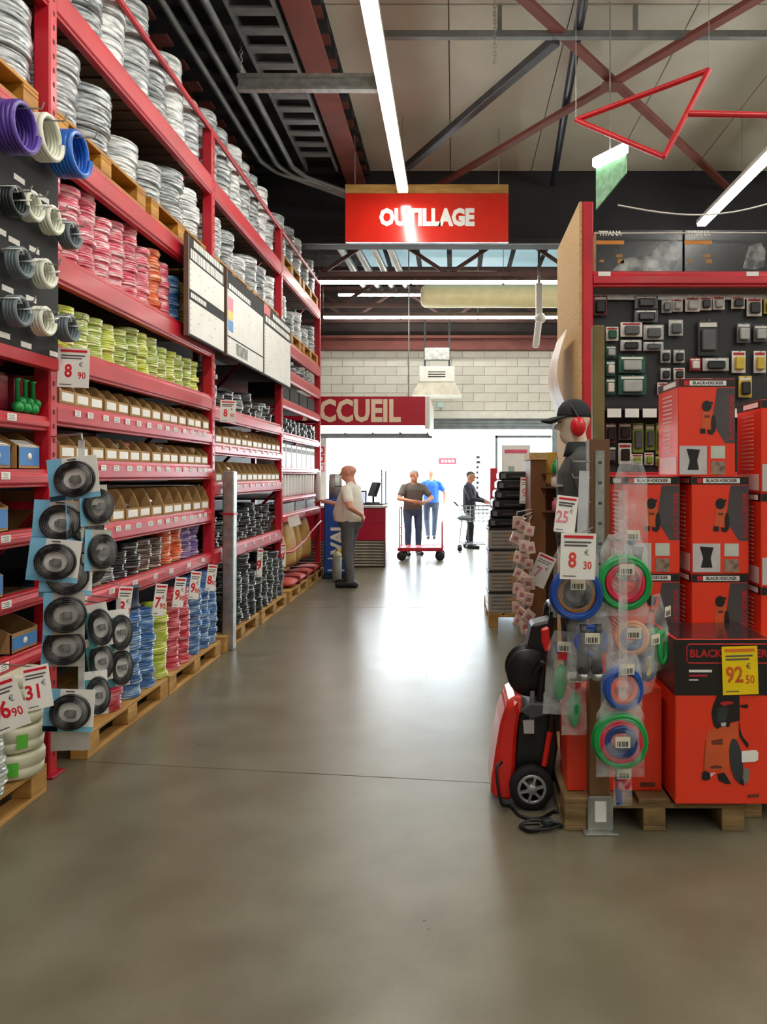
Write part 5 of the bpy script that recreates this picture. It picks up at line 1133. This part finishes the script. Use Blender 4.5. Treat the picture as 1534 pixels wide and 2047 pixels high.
for nm, m, y, pts in (('machine_print', ORP, -.0015, ((470, 1180), (560, 1160), (780, 1090), (800, 1250), (745, 1330), (690, 1520), (680, 1640), (735, 1745), (600, 1620), (410, 1610), (420, 1450), (435, 1300))),
    ('machine_shadow', M('deep_orange_print', 'b04420', .45), -.002, ((410, 1610), (420, 1450), (435, 1300), (450, 1300), (432, 1450), (425, 1612))),
    ('reel_print', BKP, -.003, ((560, 810), (800, 815), (805, 1080), (700, 1100), (690, 1150), (620, 1140), (560, 1170), (520, 1130), (500, 1000), (520, 910))),
    ('reel_shine', GRP, -.0035, ((560, 945), (685, 935), (660, 1060), (620, 1130), (560, 1080))), ('red_arc', LG_RED, -.004, ((590, 895), (630, 872), (700, 872), (745, 890), (690, 905), (625, 925))),
    ('reel_label', LGP, -.004, ((600, 1105), (655, 1100), (650, 1140), (605, 1140))), ('knob_print', BKP, -.003, ((810, 915), (885, 905), (898, 925), (880, 948), (810, 935))),
    ('hose_print', BKP, -.0025, ((798, 1080), (815, 1200), (840, 1260), (900, 1330), (890, 1385), (830, 1300), (795, 1240))),
    ('wheel_print', GRP, -.003, tuple((765+70*math.cos(2*PI*k/18)+25*math.sin(2*PI*k/18)*-1, 1510-235*math.sin(2*PI*k/18)) for k in range(18))),
    ('bottle_print', M('grey_bottle_print', '76827a', .5), -.0035, ((850, 1600), (905, 1595), (895, 1735), (855, 1765), (835, 1700))), ('wheel_foot', BKP, -.003, ((795, 1760), (830, 1690), (850, 1780))),
    ('foot_print', BKP, -.003, ((400, 1640), (425, 1622), (485, 1640), (485, 1710), (440, 1725), (395, 1715))), ('foot_print', BKP, -.003, ((560, 1655), (640, 1640), (712, 1765), (650, 1762), (575, 1725))), ('foot_shine', LGP, -.003, ((480, 1645), (545, 1640), (490, 1690))),
    ('badge_print', M('brown_badge', '6e3320', .5), -.003, ((498, 1295), (620, 1275), (622, 1338), (505, 1342))), ('stripe_print', MATS['brown_badge'], -.003, ((478, 1580), (540, 1562), (615, 1570), (610, 1592), (490, 1595))),
    ('white_sticker', WHITE, -.005, ((822, 1408), (975, 1395), (1000, 1418), (998, 1500), (965, 1522), (824, 1528))), ('corner_logo', MATS['brown_badge'], -.002, ((890, 1880), (1012, 1870), (1012, 1905), (890, 1912)))):
    front_patch(bx, nm, bp(pts), m, y)
price_sign((.965+.28, 3.352, C1+H_*.815), .155, .21, 0, (0, -.03), '92', '50', 'yellow price sign reading 92.50 on the largest carton', card=YELLOW, ink=M('dark_orange_print', 'd2601c', .5), bar=M('orange_bar', 'e8781e', .5))
small_bx = thing('washer_carton', 'low orange-red carton behind the wooden display post', 'carton', (.515, 3.5, C1+.001))
s = MB(); s.box(0, .43, 0, .25, 0, .47); part('carton_body', s, BOXRED, small_bx, .004); front_patch(small_bx, 'corner_logo', [(.33, .02), (.4, .02), (.4, .04), (.33, .04)], M('brown_badge', '6e3320', .5)); s = MB(); s.box(.01, .42, .01, .24, .47, .472); part('lid_print', s, BOXRED, small_bx)

# ------------------------------------------------------------------ display post with bags
PX, PY = .647, 3.42
dp_ = thing('display_post', 'brown wooden display post on a galvanised floor bracket', 'post', (PX, PY, 0))
BRW = M('brown_post_wood', '7a5634', .6, scale=3, stretch=(1, 1, .2), hex2='5d3f24')
s = MB(); s.box(-.045, .045, 0, .09, .03, 1.74); part('lower_post', s, BRW, dp_, .003)
s = MB(); s.box(-.026, .026, .02, .07, 1.74, 2.25); part('upper_post', s, M('olive_post', '7c6a3c', .6, var=.15), dp_, .003)
s = MB(); s.box(-.02, .02, -.006, 0, .95, 1.69); pr = part('steel_rail', s, GALV, dp_)
for i in range(8):
    s = MB(); s.box(-.008, .008, -.0075, -.0055, 1.0+i*.09, 1.012+i*.09); part('rail_slot', s, DGREY, pr)
s = MB(); s.add([(-.075, -.05, .0), (.075, -.05, .0), (.075, .13, .0), (-.075, .13, .0), (-.075, -.05, .01), (.075, -.05, .01), (.075, .13, .01), (-.075, .13, .01)], [(0, 1, 2, 3), (4, 5, 6, 7), (0, 1, 5, 4), (1, 2, 6, 5), (2, 3, 7, 6), (3, 0, 4, 7)])
s.box(-.05, .05, -.02, -.005, .01, .16); s.box(-.056, -.046, -.02, .1, .01, .15); s.box(.046, .056, -.02, .1, .01, .15); br_ = part('floor_bracket', s, GALV, dp_, .002)
s = MB(); s.box(-.025, .025, -.023, -.02, .05, .14); part('barcode_sticker', s, WHITE, br_)
for i, z in enumerate((1.64, 1.57, 1.46, 1.33, 1.2)):
    s = MB(); s.tube([(-.04, .0, z), (-.13, -.08, z), (-.135, -.085, z+.015)], .0035, 6); part('hook', s, GALV, dp_)
for i, z in enumerate((1.3, 1.15, 1.0, .8, .6)):
    s = MB(); s.tube([(.03, .0, z), (.07, -.14, z), (.07, -.145, z+.015)], .0035, 6); part('hook', s, GALV, dp_)
def pillow(wd, ht, T, mat, seed=0):
    s = MB(); n, k = 12, 16; vs_ = []; r = random.Random(seed); ph = r.uniform(0, 6)
    for i in range(n+1):
        for j in range(k+1):
            u, v = i/n, j/k; e = (math.sin(PI*u)**.6)*(math.sin(PI*min(1, v*1.15))**.7 if v < .87 else .02+.3*(1-v)); wdx = wd*(1-.35*max(0, v-.8)/.2)
            wr = 1+.22*math.sin(9*u+6*v+ph)+.12*math.sin(17*v-8*u+ph)
            for sg_ in (1, -1): vs_.append((wdx*(u-.5), sg_*T/2*e*wr+.006*math.sin(8*v+ph), ht*(v-.5)))
    fs = []
    for i in range(n):
        for j in range(k):
            a = (i*(k+1)+j)*2; b = a+2; c = a+2*(k+1); d = c+2; fs += [(a, c, d, b), (a+1, b+1, d+1, c+1)]
    s.add(vs_, fs, 0, True); return s.mesh('plastic_bag', mat)
def rings(R_, r, cols, parent, zc=0.0, ex=1.0, yo=0.0):
    for i, (m, rr, turns) in enumerate(cols):
        s = MB()
        for q in range(turns*2):
            rad = rr*R_-(q % 2)*r*1.5+.004*math.sin(q*2.1); yy = yo+(q//2-turns/2+.5)*r*1.7
            s.tube([(rad*math.cos(a)*ex, yy+.003*math.sin(3*a+q), zc+rad*math.sin(a)+.003*math.sin(2*a+q)) for a in [2*PI*k/24 for k in range(24)]], r, 7, closed=True)
        part('hose_ring', s, m, parent)
def bag(px, py, Y, wd, ht, cols, label, R_=.1, rz=0.0, tl=0.0, lab_z=.02, zc=-.04, ex=1.0, r=.009, T=.09, seed=0, extra=None):
    t = thing('bagged_hose', label, 'bagged hose', at(px, py, Y)); t.rotation_euler = Euler((0, tl, rz))
    put('plastic_bag', pillow(wd, ht, T, FILMB, seed), t)
    rings(R_, r, cols, t, zc, ex)
    s = MB(); s.box(-.03, .03, -T*.62, -T*.6, -.022, .022, 0)
    for i in range(7): s.box(-.024+i*.007, -.021+i*.007+.002*(i % 2), -T*.625, -T*.62, -.018, .004, 1)
    part('barcode_label', s, [M('cream_label', 'efe9d4', .5), BLACK], t, loc=(0, 0, lab_z))
    if extra: extra(t)
    return t
bag(1152, 1160, 3.2, .19, .31, [(BLUEP, 1, 4), (M('amber_hose', 'a86a2e', .4), .75, 2), (BLACK, .6, 2)], 'bag of blue and amber hose behind the price sign reading 8.30', lab_z=-.01, zc=-.055, seed=1)
bag(1248, 1150, 3.22, .2, .34, [(GREENP, 1.05, 4), (M('crimson_hose', 'd22a48', .35), .75, 4)], 'upper bag of green and crimson hose on the display post', lab_z=.03, zc=-.03, seed=2)
bag(1262, 1275, 3.28, .2, .3, [(M('peach_hose', 'e8a67c', .4), .9, 2), (M('pale_blue_hose', '7c8fb8', .4), .6, 2)], 'bag of pale peach and blue hose in the middle of the post', R_=.075, lab_z=.03, zc=.0, seed=3)
bag(1243, 1375, 3.2, .19, .3, [(BLUEP, 1, 4), (ORANGEP, .8, 3)], 'bag of blue and orange hose below the middle of the post', R_=.08, rz=.25, lab_z=.09, zc=.0, seed=4)
bag(1240, 1475, 3.18, .2, .32, [(GREENP, 1.05, 3), (M('crimson_hose', 'd22a48', .35), .85, 3), (M('navy_hose', '24407e', .35), .6, 4)], 'lowest bag of green, red and navy hose on the post', lab_z=.0, zc=-.01, seed=5)
bag(1312, 1265, 3.4, .14, .34, [(GREENP, 1, 5)], 'slim bag of green hose next to the orange-red cartons', R_=.07, rz=.9, ex=.6, zc=-.06, lab_z=.1, seed=6)
bag(1290, 1320, 3.36, .13, .3, [(M('navy_hose', '24407e', .35), .9, 3), (YELLOW, .75, 2)], 'slim bag of navy and yellow hose behind the middle bags', R_=.07, rz=.7, ex=.6, zc=-.02, lab_z=.1, seed=7)
def pistols(t):
    for i in range(2):
        s = MB(); s.lathe([(.02, -.13), (.024, -.11), (.03, -.1), (.024, -.06), (.026, .06), (.018, .09)], 14, o=(-.03+.06*i, 0, 0)); part('dark_barrel', s, M('charcoal_barrel', '3a3c44', .35), t)
        s = MB(); s.lathe([(.018, -.145), (.026, -.14), (.026, -.115)], 14, o=(-.03+.06*i, 0, 0)); part('metal_end', s, GALV, t)
    s = MB(); s.box(.045, .062, -.02, .02, -.11, -.03); part('red_clip', s, REDP, t)
bag(1180, 1290, 3.2, .19, .28, [(BLUEP, .6, 2)], 'bag with two dark pistol barrels with metal ends', zc=.02, lab_z=.04, seed=8, extra=pistols)
def grip(t):
    s = MB(); s.sphere((0, 0, -.04), .03, 12, 10, sc_=(1, .8, 2.6)); part('green_grip', s, GREENP, t); s = MB(); s.box(-.02, .02, -.018, .018, .06, .11); part('red_clip', s, REDP, t)
bag(1122, 1345, 3.3, .13, .36, [(BLUEP, .5, 1)], 'slim bag with a green grip beside the pressure washer', R_=.05, zc=.1, lab_z=.12, seed=9, extra=grip, tl=.08, T=.06)
bag(1148, 1400, 3.34, .11, .3, [(M('crimson_hose', 'd22a48', .35), .5, 1)], 'slim bag with a green grip hanging lowest beside the washer', R_=.05, zc=.08, lab_z=.11, seed=10, extra=grip, T=.06)
bag(1262, 1015, 3.46, .15, .42, [(M('pale_blue_hose', '7c8fb8', .4), .3, 1)], 'tall empty looking clear bag at the top of the post', R_=.04, zc=-.15, lab_z=-.12, seed=11, T=.07)
bag(1245, 1565, 3.3, .08, .2, [(M('crimson_hose', 'd22a48', .35), .6, 2)], 'small bag with blue and red tubes at the post foot', R_=.04, zc=0, lab_z=.05, seed=12, T=.05, extra=lambda t: part('blue_tube', MB().tube([(-.02, 0, .09), (-.015, 0, -.09)], .014, 10), BLUEP, t))
s = MB(); s.box(-.022, .022, -.002, .002, -.16, .16); cs_ = tag(put('clip_strip', s.mesh('clip_strip', M('milky_strip', 'c3c4c8', .3)), None, at(1166, 1015, 3.34), (0, .04, .1)), 'milky plastic clip strip hanging left of the display post', 'strip')
s = MB(); s.box(-.018, .018, -.002, .002, -.42, .42); tag(put('clip_strip', s.mesh('clip_strip', film('clear_strip', 'e6e9ea', .78, .15, .1)), None, at(1246, 1190, 3.09), (0, 0, 0)), 'long clear clip strip in front of the bagged hoses', 'strip')
price_sign(at(1156, 1112, 3.08), .142, .185, .05, (0, .03), '8', '30', 'white price sign reading 8.30 on the display post', hang=(.12, .345, 0), ink=M('vermilion_print', 'e2483a', .5))
price_sign(at(1132, 1028, 3.16), .092, .15, .25, (0, .12), '25', None, 'narrow white price sign above the sign reading 8.30', ink=PINKPRINT)
price_sign(at(1083, 1140, 7.047), .17, .3, 0, (0, .42), '7', None, 'pink white price sign tilted behind the mannequin', ink=PINKPRINT)

# ------------------------------------------------------------------ mannequin
MZ = .27
man = person('cream mannequin in dark grey work jacket, black cap and red ear muffs', (.735, 4.55, MZ), 1.45, [M('mannequin_cream', 'e9dcc4', .4), M('work_jacket', '4a4f4f', .8, var=.15, bump=.2, bscale=20), M('mannequin_black_trousers', '1c1d20', .8), SHOE, HAIRG],
             dict(footR=(.1, .03, 0), footL=(-.1, -.02, 0), elbR=(.27, -.06, 1.12), handR=(.25, -.04, .84), elbL=(-.27, -.06, 1.12), handL=(-.25, -.04, .84), curl=.4), hair=False, sleeve='long', hgt=1.73, girth=1.0)
man.name = 'mannequin'; man['category'] = 'mannequin'; hz_ = 1.61+.035; hy = .03+.09*0-.0
s = MB(); s.lathe([(.0001, .098), (.03, .095), (.062, .078), (.085, .045), (.094, .005), (.093, -.012)], 24, sx=.93, sy=1.08); cap = part('cap', s, M('cap_black', '23282b', .8, bump=.2), man, loc=(0, .026, hz_+.018))
s = MB(); vs_ = []; n = 12
for i in range(n+1):
    a = -1.25+2.5*i/n
    for rr, dz in ((.09, 0), (.165, -.022)): vs_.append((rr*math.sin(a)*.93*(1 if rr < .1 else .62), (rr*1.08)*math.cos(a) if rr < .1 else .03+.165*math.cos(a*.72), dz-.012*abs(math.sin(a))*(rr > .1)))
s.add([(v[0], v[1], v[2]) for v in vs_]+[(v[0], v[1], v[2]-.006) for v in vs_], [(2*i, 2*i+1, 2*i+3, 2*i+2) for i in range(n)]+[(2*i+2*(n+1), 2*i+2+2*(n+1), 2*i+3+2*(n+1), 2*i+1+2*(n+1)) for i in range(n)]+[(2*i+1, 2*i+1+2*(n+1), 2*i+3+2*(n+1), 2*i+3) for i in range(n)], 0, True)
part('cap_brim', s, MATS['cap_black'], cap, loc=(0, .0, -.004))
s = MB(); s.tube([(.1*math.cos(a), -.03, .115*math.sin(a)) for a in [PI*i/16 for i in range(17)]], .008, 8); em = part('ear_muff_band', s, BLACK, man, loc=(0, .03, hz_-.02), rot=(-.5, 0, 0))
for sd in (1, -1):
    s = MB(); s.sphere((0, 0, 0), .052, 16, 10, sc_=(.55, .85, 1.1)); part('ear_cup', s, REDP, man, loc=(.105*sd, .006, hz_-.055)); s = MB(); s.sphere((0, 0, 0), .047, 16, 8, sc_=(.35, .95, 1.0)); part('ear_cushion', s, BLACK, man, loc=(.088*sd, .006, hz_-.055))
s = MB(); s.lathe([(.085, 0), (.075, .04), (.07, .075), (.078, .075), (.088, .035), (.1, -.01)], 20, sx=1.0, sy=.95, closed=True); part('jacket_collar', s, M('collar_dark', '33393b', .8), man, loc=(0, -.005, 1.43))
s = MB(); s.box(-.012, .012, .118, .128, .95, 1.42); part('zip', s, M('zip_grey', '8b8f8f', .4), man)
for sd in (1, -1):
    s = MB(); s.cbox((.09*sd, .115, 1.25), (.1, .012, .012), (0, 0, -.35*sd)); part('reflective_piping', s, M('silver_piping', 'a7acac', .3), man)
s = MB(); s.box(-.3, .3, -.3, .3, 0, MZ); pb_ = tag(put('plinth', s.mesh('plinth', BLACKM, .01), None, (.735, 4.62, 0)), 'black plinth under the dressed mannequin', 'plinth')

# ------------------------------------------------------------------ pressure washer standing on the floor
WY = 3.66
pw = thing('pressure_washer', 'red and black wheeled pressure washer standing on the floor', 'pressure washer', (0, WY, 0))
def q(px, py): return ((px-VX)*WY/F_PX, CAM_H+(VY-py)*WY/F_PX)
s = MB(); s.prism([q(*p) for p in ((1034, 1398), (1012, 1412), (1000, 1450), (990, 1510), (983, 1560), (981, 1592), (1000, 1600), (1026, 1602), (1030, 1540), (1034, 1470), (1040, 1430))], .0, .32, 'y'); part('front_shell', s, REDO, pw, .018)
s = MB(); s.prism([q(*p) for p in ((1036, 1440), (1046, 1420), (1090, 1416), (1112, 1440), (1118, 1500), (1108, 1560), (1075, 1590), (1030, 1596), (1026, 1560))], .03, .29, 'y'); part('body', s, BLACK, pw, .012)
s = MB(); s.prism([q(*p) for p in ((1014, 1404), (1034, 1392), (1046, 1396), (1046, 1426), (1036, 1436), (1012, 1430))], .02, .3, 'y'); part('top_cap', s, M('shell_light_red', 'f0574a', .3, coat=.3), pw, .01)
s = MB(); s.prism([q(*p) for p in ((1040, 1422), (1062, 1406), (1104, 1410), (1112, 1426), (1064, 1438))], .0, .3, 'y'); part('grey_shoulder', s, M('washer_grey', '55585c', .4), pw, .006)
s = MB(); s.prism([q(*p) for p in ((1046, 1442), (1068, 1440), (1068, 1466), (1048, 1466))], -.004, .02, 'y'); part('rating_sticker', s, LGP, pw)
for y0 in (-.045, .3):
    wcx, wcz = q(1062, 1567); s = MB(); s.lathe([(.06, 0), (.098, .004), (.104, .02), (.104, .045), (.098, .06), (.06, .062)], 30, axis='y', closed=True); wh = part('wheel', s, M('tyre_black', '18191b', .75), pw, loc=(wcx, y0, .105))
    h = MB(); h.lathe([(.055, -.004), (.068, -.004), (.07, .01), (.055, .012)], 30, axis='y', closed=True); h.lathe([(.0001, -.008), (.022, -.008), (.026, 0), (.026, .05)], 18, axis='y')
    for k in range(6):
        a = 2*PI*k/6+.26; h.bar((.018*math.cos(a), 0, .018*math.sin(a)), (.062*math.cos(a), .002, .062*math.sin(a)), .012, .016, up=(0, 1, 0))
    part('hub', h, M('hub_silver', 'a9adae', .35, metal=.4), wh, loc=(0, 0 if y0 < 0 else .06, 0)); h = MB(); h.lathe([(.0001, .02), (.06, .02), (.06, .03)], 24, axis='y'); part('wheel_well', h, BLACK, wh)
rcx, rcz = q(1064, 1352)
s = MB(); s.lathe([(.03, .0), (.112, .0), (.116, .006), (.112, .012), (.05, .014), (.05, .13), (.112, .134), (.116, .14), (.112, .146), (.03, .148)], 32, axis='y'); reel = part('hose_reel', s, BLACK, pw, loc=(rcx, .06, rcz))
s = MB()
for k in range(6): s.tube([((.095-.004*(k % 2))*math.cos(a), .028+k*.018, (.095-.004*(k % 2))*math.sin(a)) for a in [2*PI*i/26 for i in range(26)]], .01, 8, closed=True)
part('wound_hose', s, M('black_rubber', '1a1b1d', .5), reel)
s = MB(); s.tube([(.0, -.03, -.02), (.05, -.03, .06)], .008, 8); s.lathe([(.014, 0), (.014, .05)], 12, axis='y', o=(.05, -.07, .06)); part('reel_crank', s, BLACK, reel)
for y0 in (.05, .27):
    a, b, c = q(1078, 1430), q(1090, 1330), q(1108, 1232); s = MB(); s.tube([(a[0], y0, a[1]), (b[0], y0, b[1]), (c[0], y0, c[1])], .016, 10); part('handle_tube', s, BLACK, pw)
c = q(1108, 1232); s = MB(); s.tube([(c[0], .05, c[1]), (c[0]+.008, .09, c[1]+.03), (c[0]+.008, .23, c[1]+.03), (c[0], .27, c[1])], .018, 10); part('handle_grip', s, BLACK, pw)
s = MB(); s.prism([q(*p) for p in ((1084, 1262), (1100, 1256), (1104, 1300), (1092, 1308), (1086, 1290))], .03, .07, 'y'); part('red_insert', s, REDO, pw, .006)
s = MB(); s.prism([q(*p) for p in ((1068, 1256), (1110, 1246), (1114, 1340), (1084, 1378), (1052, 1330))], .09, .24, 'y'); part('accessory_holder', s, M('holder_black', '202124', .45), pw, .012)
s = MB(); a, b = q(1066, 1385), q(1063, 1440); s.tube([(a[0], .02, a[1]), (b[0], .02, b[1])], .011, 10); part('support_tube', s, M('washer_tube_grey', '7b7f82', .4), pw)
s = MB(); a, b = q(1100, 1462), q(1088, 1530); s.tube([(a[0], .0, a[1]), (b[0], .0, b[1])], .014, 10); part('lance', s, REDO, pw); s = MB(); a, b = q(1106, 1420), q(1100, 1462); s.tube([(a[0], .0, a[1]), (b[0], .0, b[1])], .011, 10); part('lance_grip', s, BLACK, pw)
def fl_(px, py, z=.008): Y = (CAM_H-z)*F_PX/(py-VY); return ((px-VX)*Y/F_PX, Y, z)
s = MB(); a = q(1003, 1520); s.tube(smooth_path([(a[0], WY-.02, a[1]), (q(992, 1560)[0], WY-.06, .2), (q(1000, 1590)[0], WY-.08, .06), fl_(1020, 1612), fl_(1042, 1632), fl_(1080, 1636), fl_(1110, 1622), fl_(1136, 1634), fl_(1132, 1650), fl_(1100, 1650), fl_(1064, 1662), fl_(1040, 1652), fl_(1060, 1640, .02), fl_(1092, 1642, .024), fl_(1120, 1648, .02), fl_(1098, 1656, .02), fl_(1058, 1658, .02), fl_(1046, 1648, .026), fl_(1080, 1646, .032)]), .0075, 8)
s.v = [(v[0], v[1]-WY, v[2]) for v in s.v]
part('power_cord', s, BLACK, pw, label='black power cord looped on the floor')
s = MB(); p = fl_(1094, 1642, .045); s.cbox((p[0], p[1]-WY, p[2]), (.05, .035, .03), (0, 0, .4)); part('power_plug', s, M('charcoal_plug', '2d3033', .35), pw, .008)

# ------------------------------------------------------------------ crates, brown end panel and packet strips further back
pallet((1.16, 8.02, 0), PI/2, WOOD, 'pine pallet under the grey and black crate stack', L=1.2, W=.8)
GC = M('grey_carton', 'a8a196', .55, var=.15, scale=5); 
for i in range(4):
    t = thing('crate', ['grey strapped carton at the bottom of the crate stack', 'grey strapped carton second from the bottom of the crate stack', 'grey strapped carton third from the bottom of the crate stack', 'grey strapped carton under the black cases'][i], 'carton', (.365, 8.03, .145+i*.222), RND.uniform(-.02, .02))
    s = MB(); s.box(0, .42, 0, .6, 0, .2); part('carton_body', s, GC, t, .008)
    for k in range(4):
        s = MB(); s.box(.03, .24, -.003, 0, .035+k*.04, .05+k*.04); part('printed_line', s, M('warm_grey_print', '7d766b', .6), t)
    s = MB(); s.box(.2, .33, -.003, 0, .1, .16); part('orange_mark', s, M('tan_print', 'c69a6a', .6), t)
    s = MB(); s.box(-.006, .426, -.006, .606, .2, .22); part('dark_lid', s, BLACK, t, .004)
    s = MB(); s.box(-.012, -.002, .02, .58, .01, .19); part('shrink_film', s, film('side_film', 'd8d4e2', .5), t)
for i in range(6):
    t = thing('black_case', ['lowest black case on top of the grey cartons', 'second black case above the grey cartons', 'third black case above the grey cartons', 'fourth black case above the grey cartons', 'fifth black case above the grey cartons', 'topmost black case of the crate stack'][i], 'case', (.36+.022*i, 8.04, 1.035+i*.098))
    s = MB(); s.box(0, .4-.01*i, 0, .5, 0, .094); part('case_body', s, BLACK, t, .02)
    s = MB(); s.box(.02, .07, -.004, 0, .02, .07); part('end_highlight', s, CHR, t, .002)  # chrome patch imitates the highlight at the case end
    s = MB(); s.box(.12, .3, -.003, 0, .035, .05); part('grey_line', s, DGP, t)
price_sign((.75, 8.0, 1.42), .13, .27, .1, (0, .05), '9', None, 'pale pink price sign fixed to the black cases', ink=PINKPRINT)
ep = thing('end_panel', 'tall brown wooden end panel beside the mannequin', 'panel', (.70, 7.05, 0))
s = MB(); s.box(0, .14, 0, .5, 0, 1.72); part('panel', s, M('brown_mdf', '8a5a30', .6, scale=2, hex2='6f4522'), ep, .004); s = MB(); s.box(-.01, .15, -.01, .51, 1.72, 1.79); part('top_cap', s, OSB, ep, .004)
s = MB(); s.box(0, .4, 0, .4, 0, .3); s.box(.17, .23, -.001, .401, .3, .302, 1); tag(put('carton', s.mesh('carton', [M('ochre_carton', 'c49a40', .6), KRAFT], .004), None, (.87, 7.3, 1.5)), 'ochre carton on a shelf behind the mannequin', 'carton')
s = MB(); s.box(.845, 1.5, 7.06, 7.9, 0, .05); s.box(.86, 1.5, 7.06, 7.9, 1.46, 1.5); s.box(1.46, 1.5, 7.06, 7.9, 0, 1.46); s.box(.86, 1.46, 7.86, 7.9, .05, 1.46); tag(put('shelf_unit', s.mesh('shelf_unit', BRW)), 'brown shelf unit behind the mannequin', 'shelf')
PKP = M('blush_packet', 'd9c0b2', .4, var=.12, coat=.3, rnd=.1); pk = MB(); pk.box(-.055, .055, -.012, .012, -.06, .06); pk.box(-.03, .03, -.0135, -.012, -.03, .02, 1); pk_me = pk.mesh('packet', [PKP, M('rose_print', 'b9707a', .5)], .006)
for c in range(3):
    for i in range(7):
        t = tag(put('packet', pk_me, None, (.565+c*.05+RND.uniform(-.015, .015), 6.9-c*.06, 1.16-i*.15-.04*c+RND.uniform(-.02, .02)), (RND.uniform(-.3, .3), RND.uniform(-.15, .7), RND.uniform(-.8, .6)), [RND.uniform(.7, 1)]*3), f'blush packet, {ORD[i]} from the top of the {["outer", "middle", "inner"][c]} strip by the brown panel', 'packet', 'blush packets on the end panel')
    s = MB(); s.tube([(.565+c*.05, 6.92-c*.06, 1.25-.03*c), (.565+c*.05, 6.92-c*.06, .15)], .003, 5); s.tube([(.565+c*.05, 6.92-c*.06, 1.25-.03*c), (.715, 7.055, 1.27-.03*c)], .004, 5); tag(put('packet_strip', s.mesh('packet_strip', STRW)), 'thin white hanging strip for the blush packets', 'strip', 'strips for blush packets')
for i, (px, py, m, l) in enumerate(((1100, 935, GREENP, 'small green bottle on the ledge behind the mannequin'), (1098, 962, MATS['white_pack'], 'small white tub behind the mannequin'), (1100, 1010, MATS['pink_packet'], 'small pink tub behind the mannequin'))):
    p = at(px, py, 7.0); s = MB(); s.lathe([(.03, -.05), (.035, -.045), (.035, .03), (.02, .045), (.018, .06), (.018, .07)], 16); tag(put('bottle', s.mesh('bottle', m), None, (p.x+.05, 6.98, p.z)), l, 'bottle')
    s = MB(); s.box(-.1, .06, -.06, .06, -.062, -.051); tag(put('ledge', s.mesh('ledge', BRW), None, (p.x+.03, 7.0, p.z)), ['upper', 'middle', 'lower'][i]+' small brown ledge on the end panel', 'ledge')
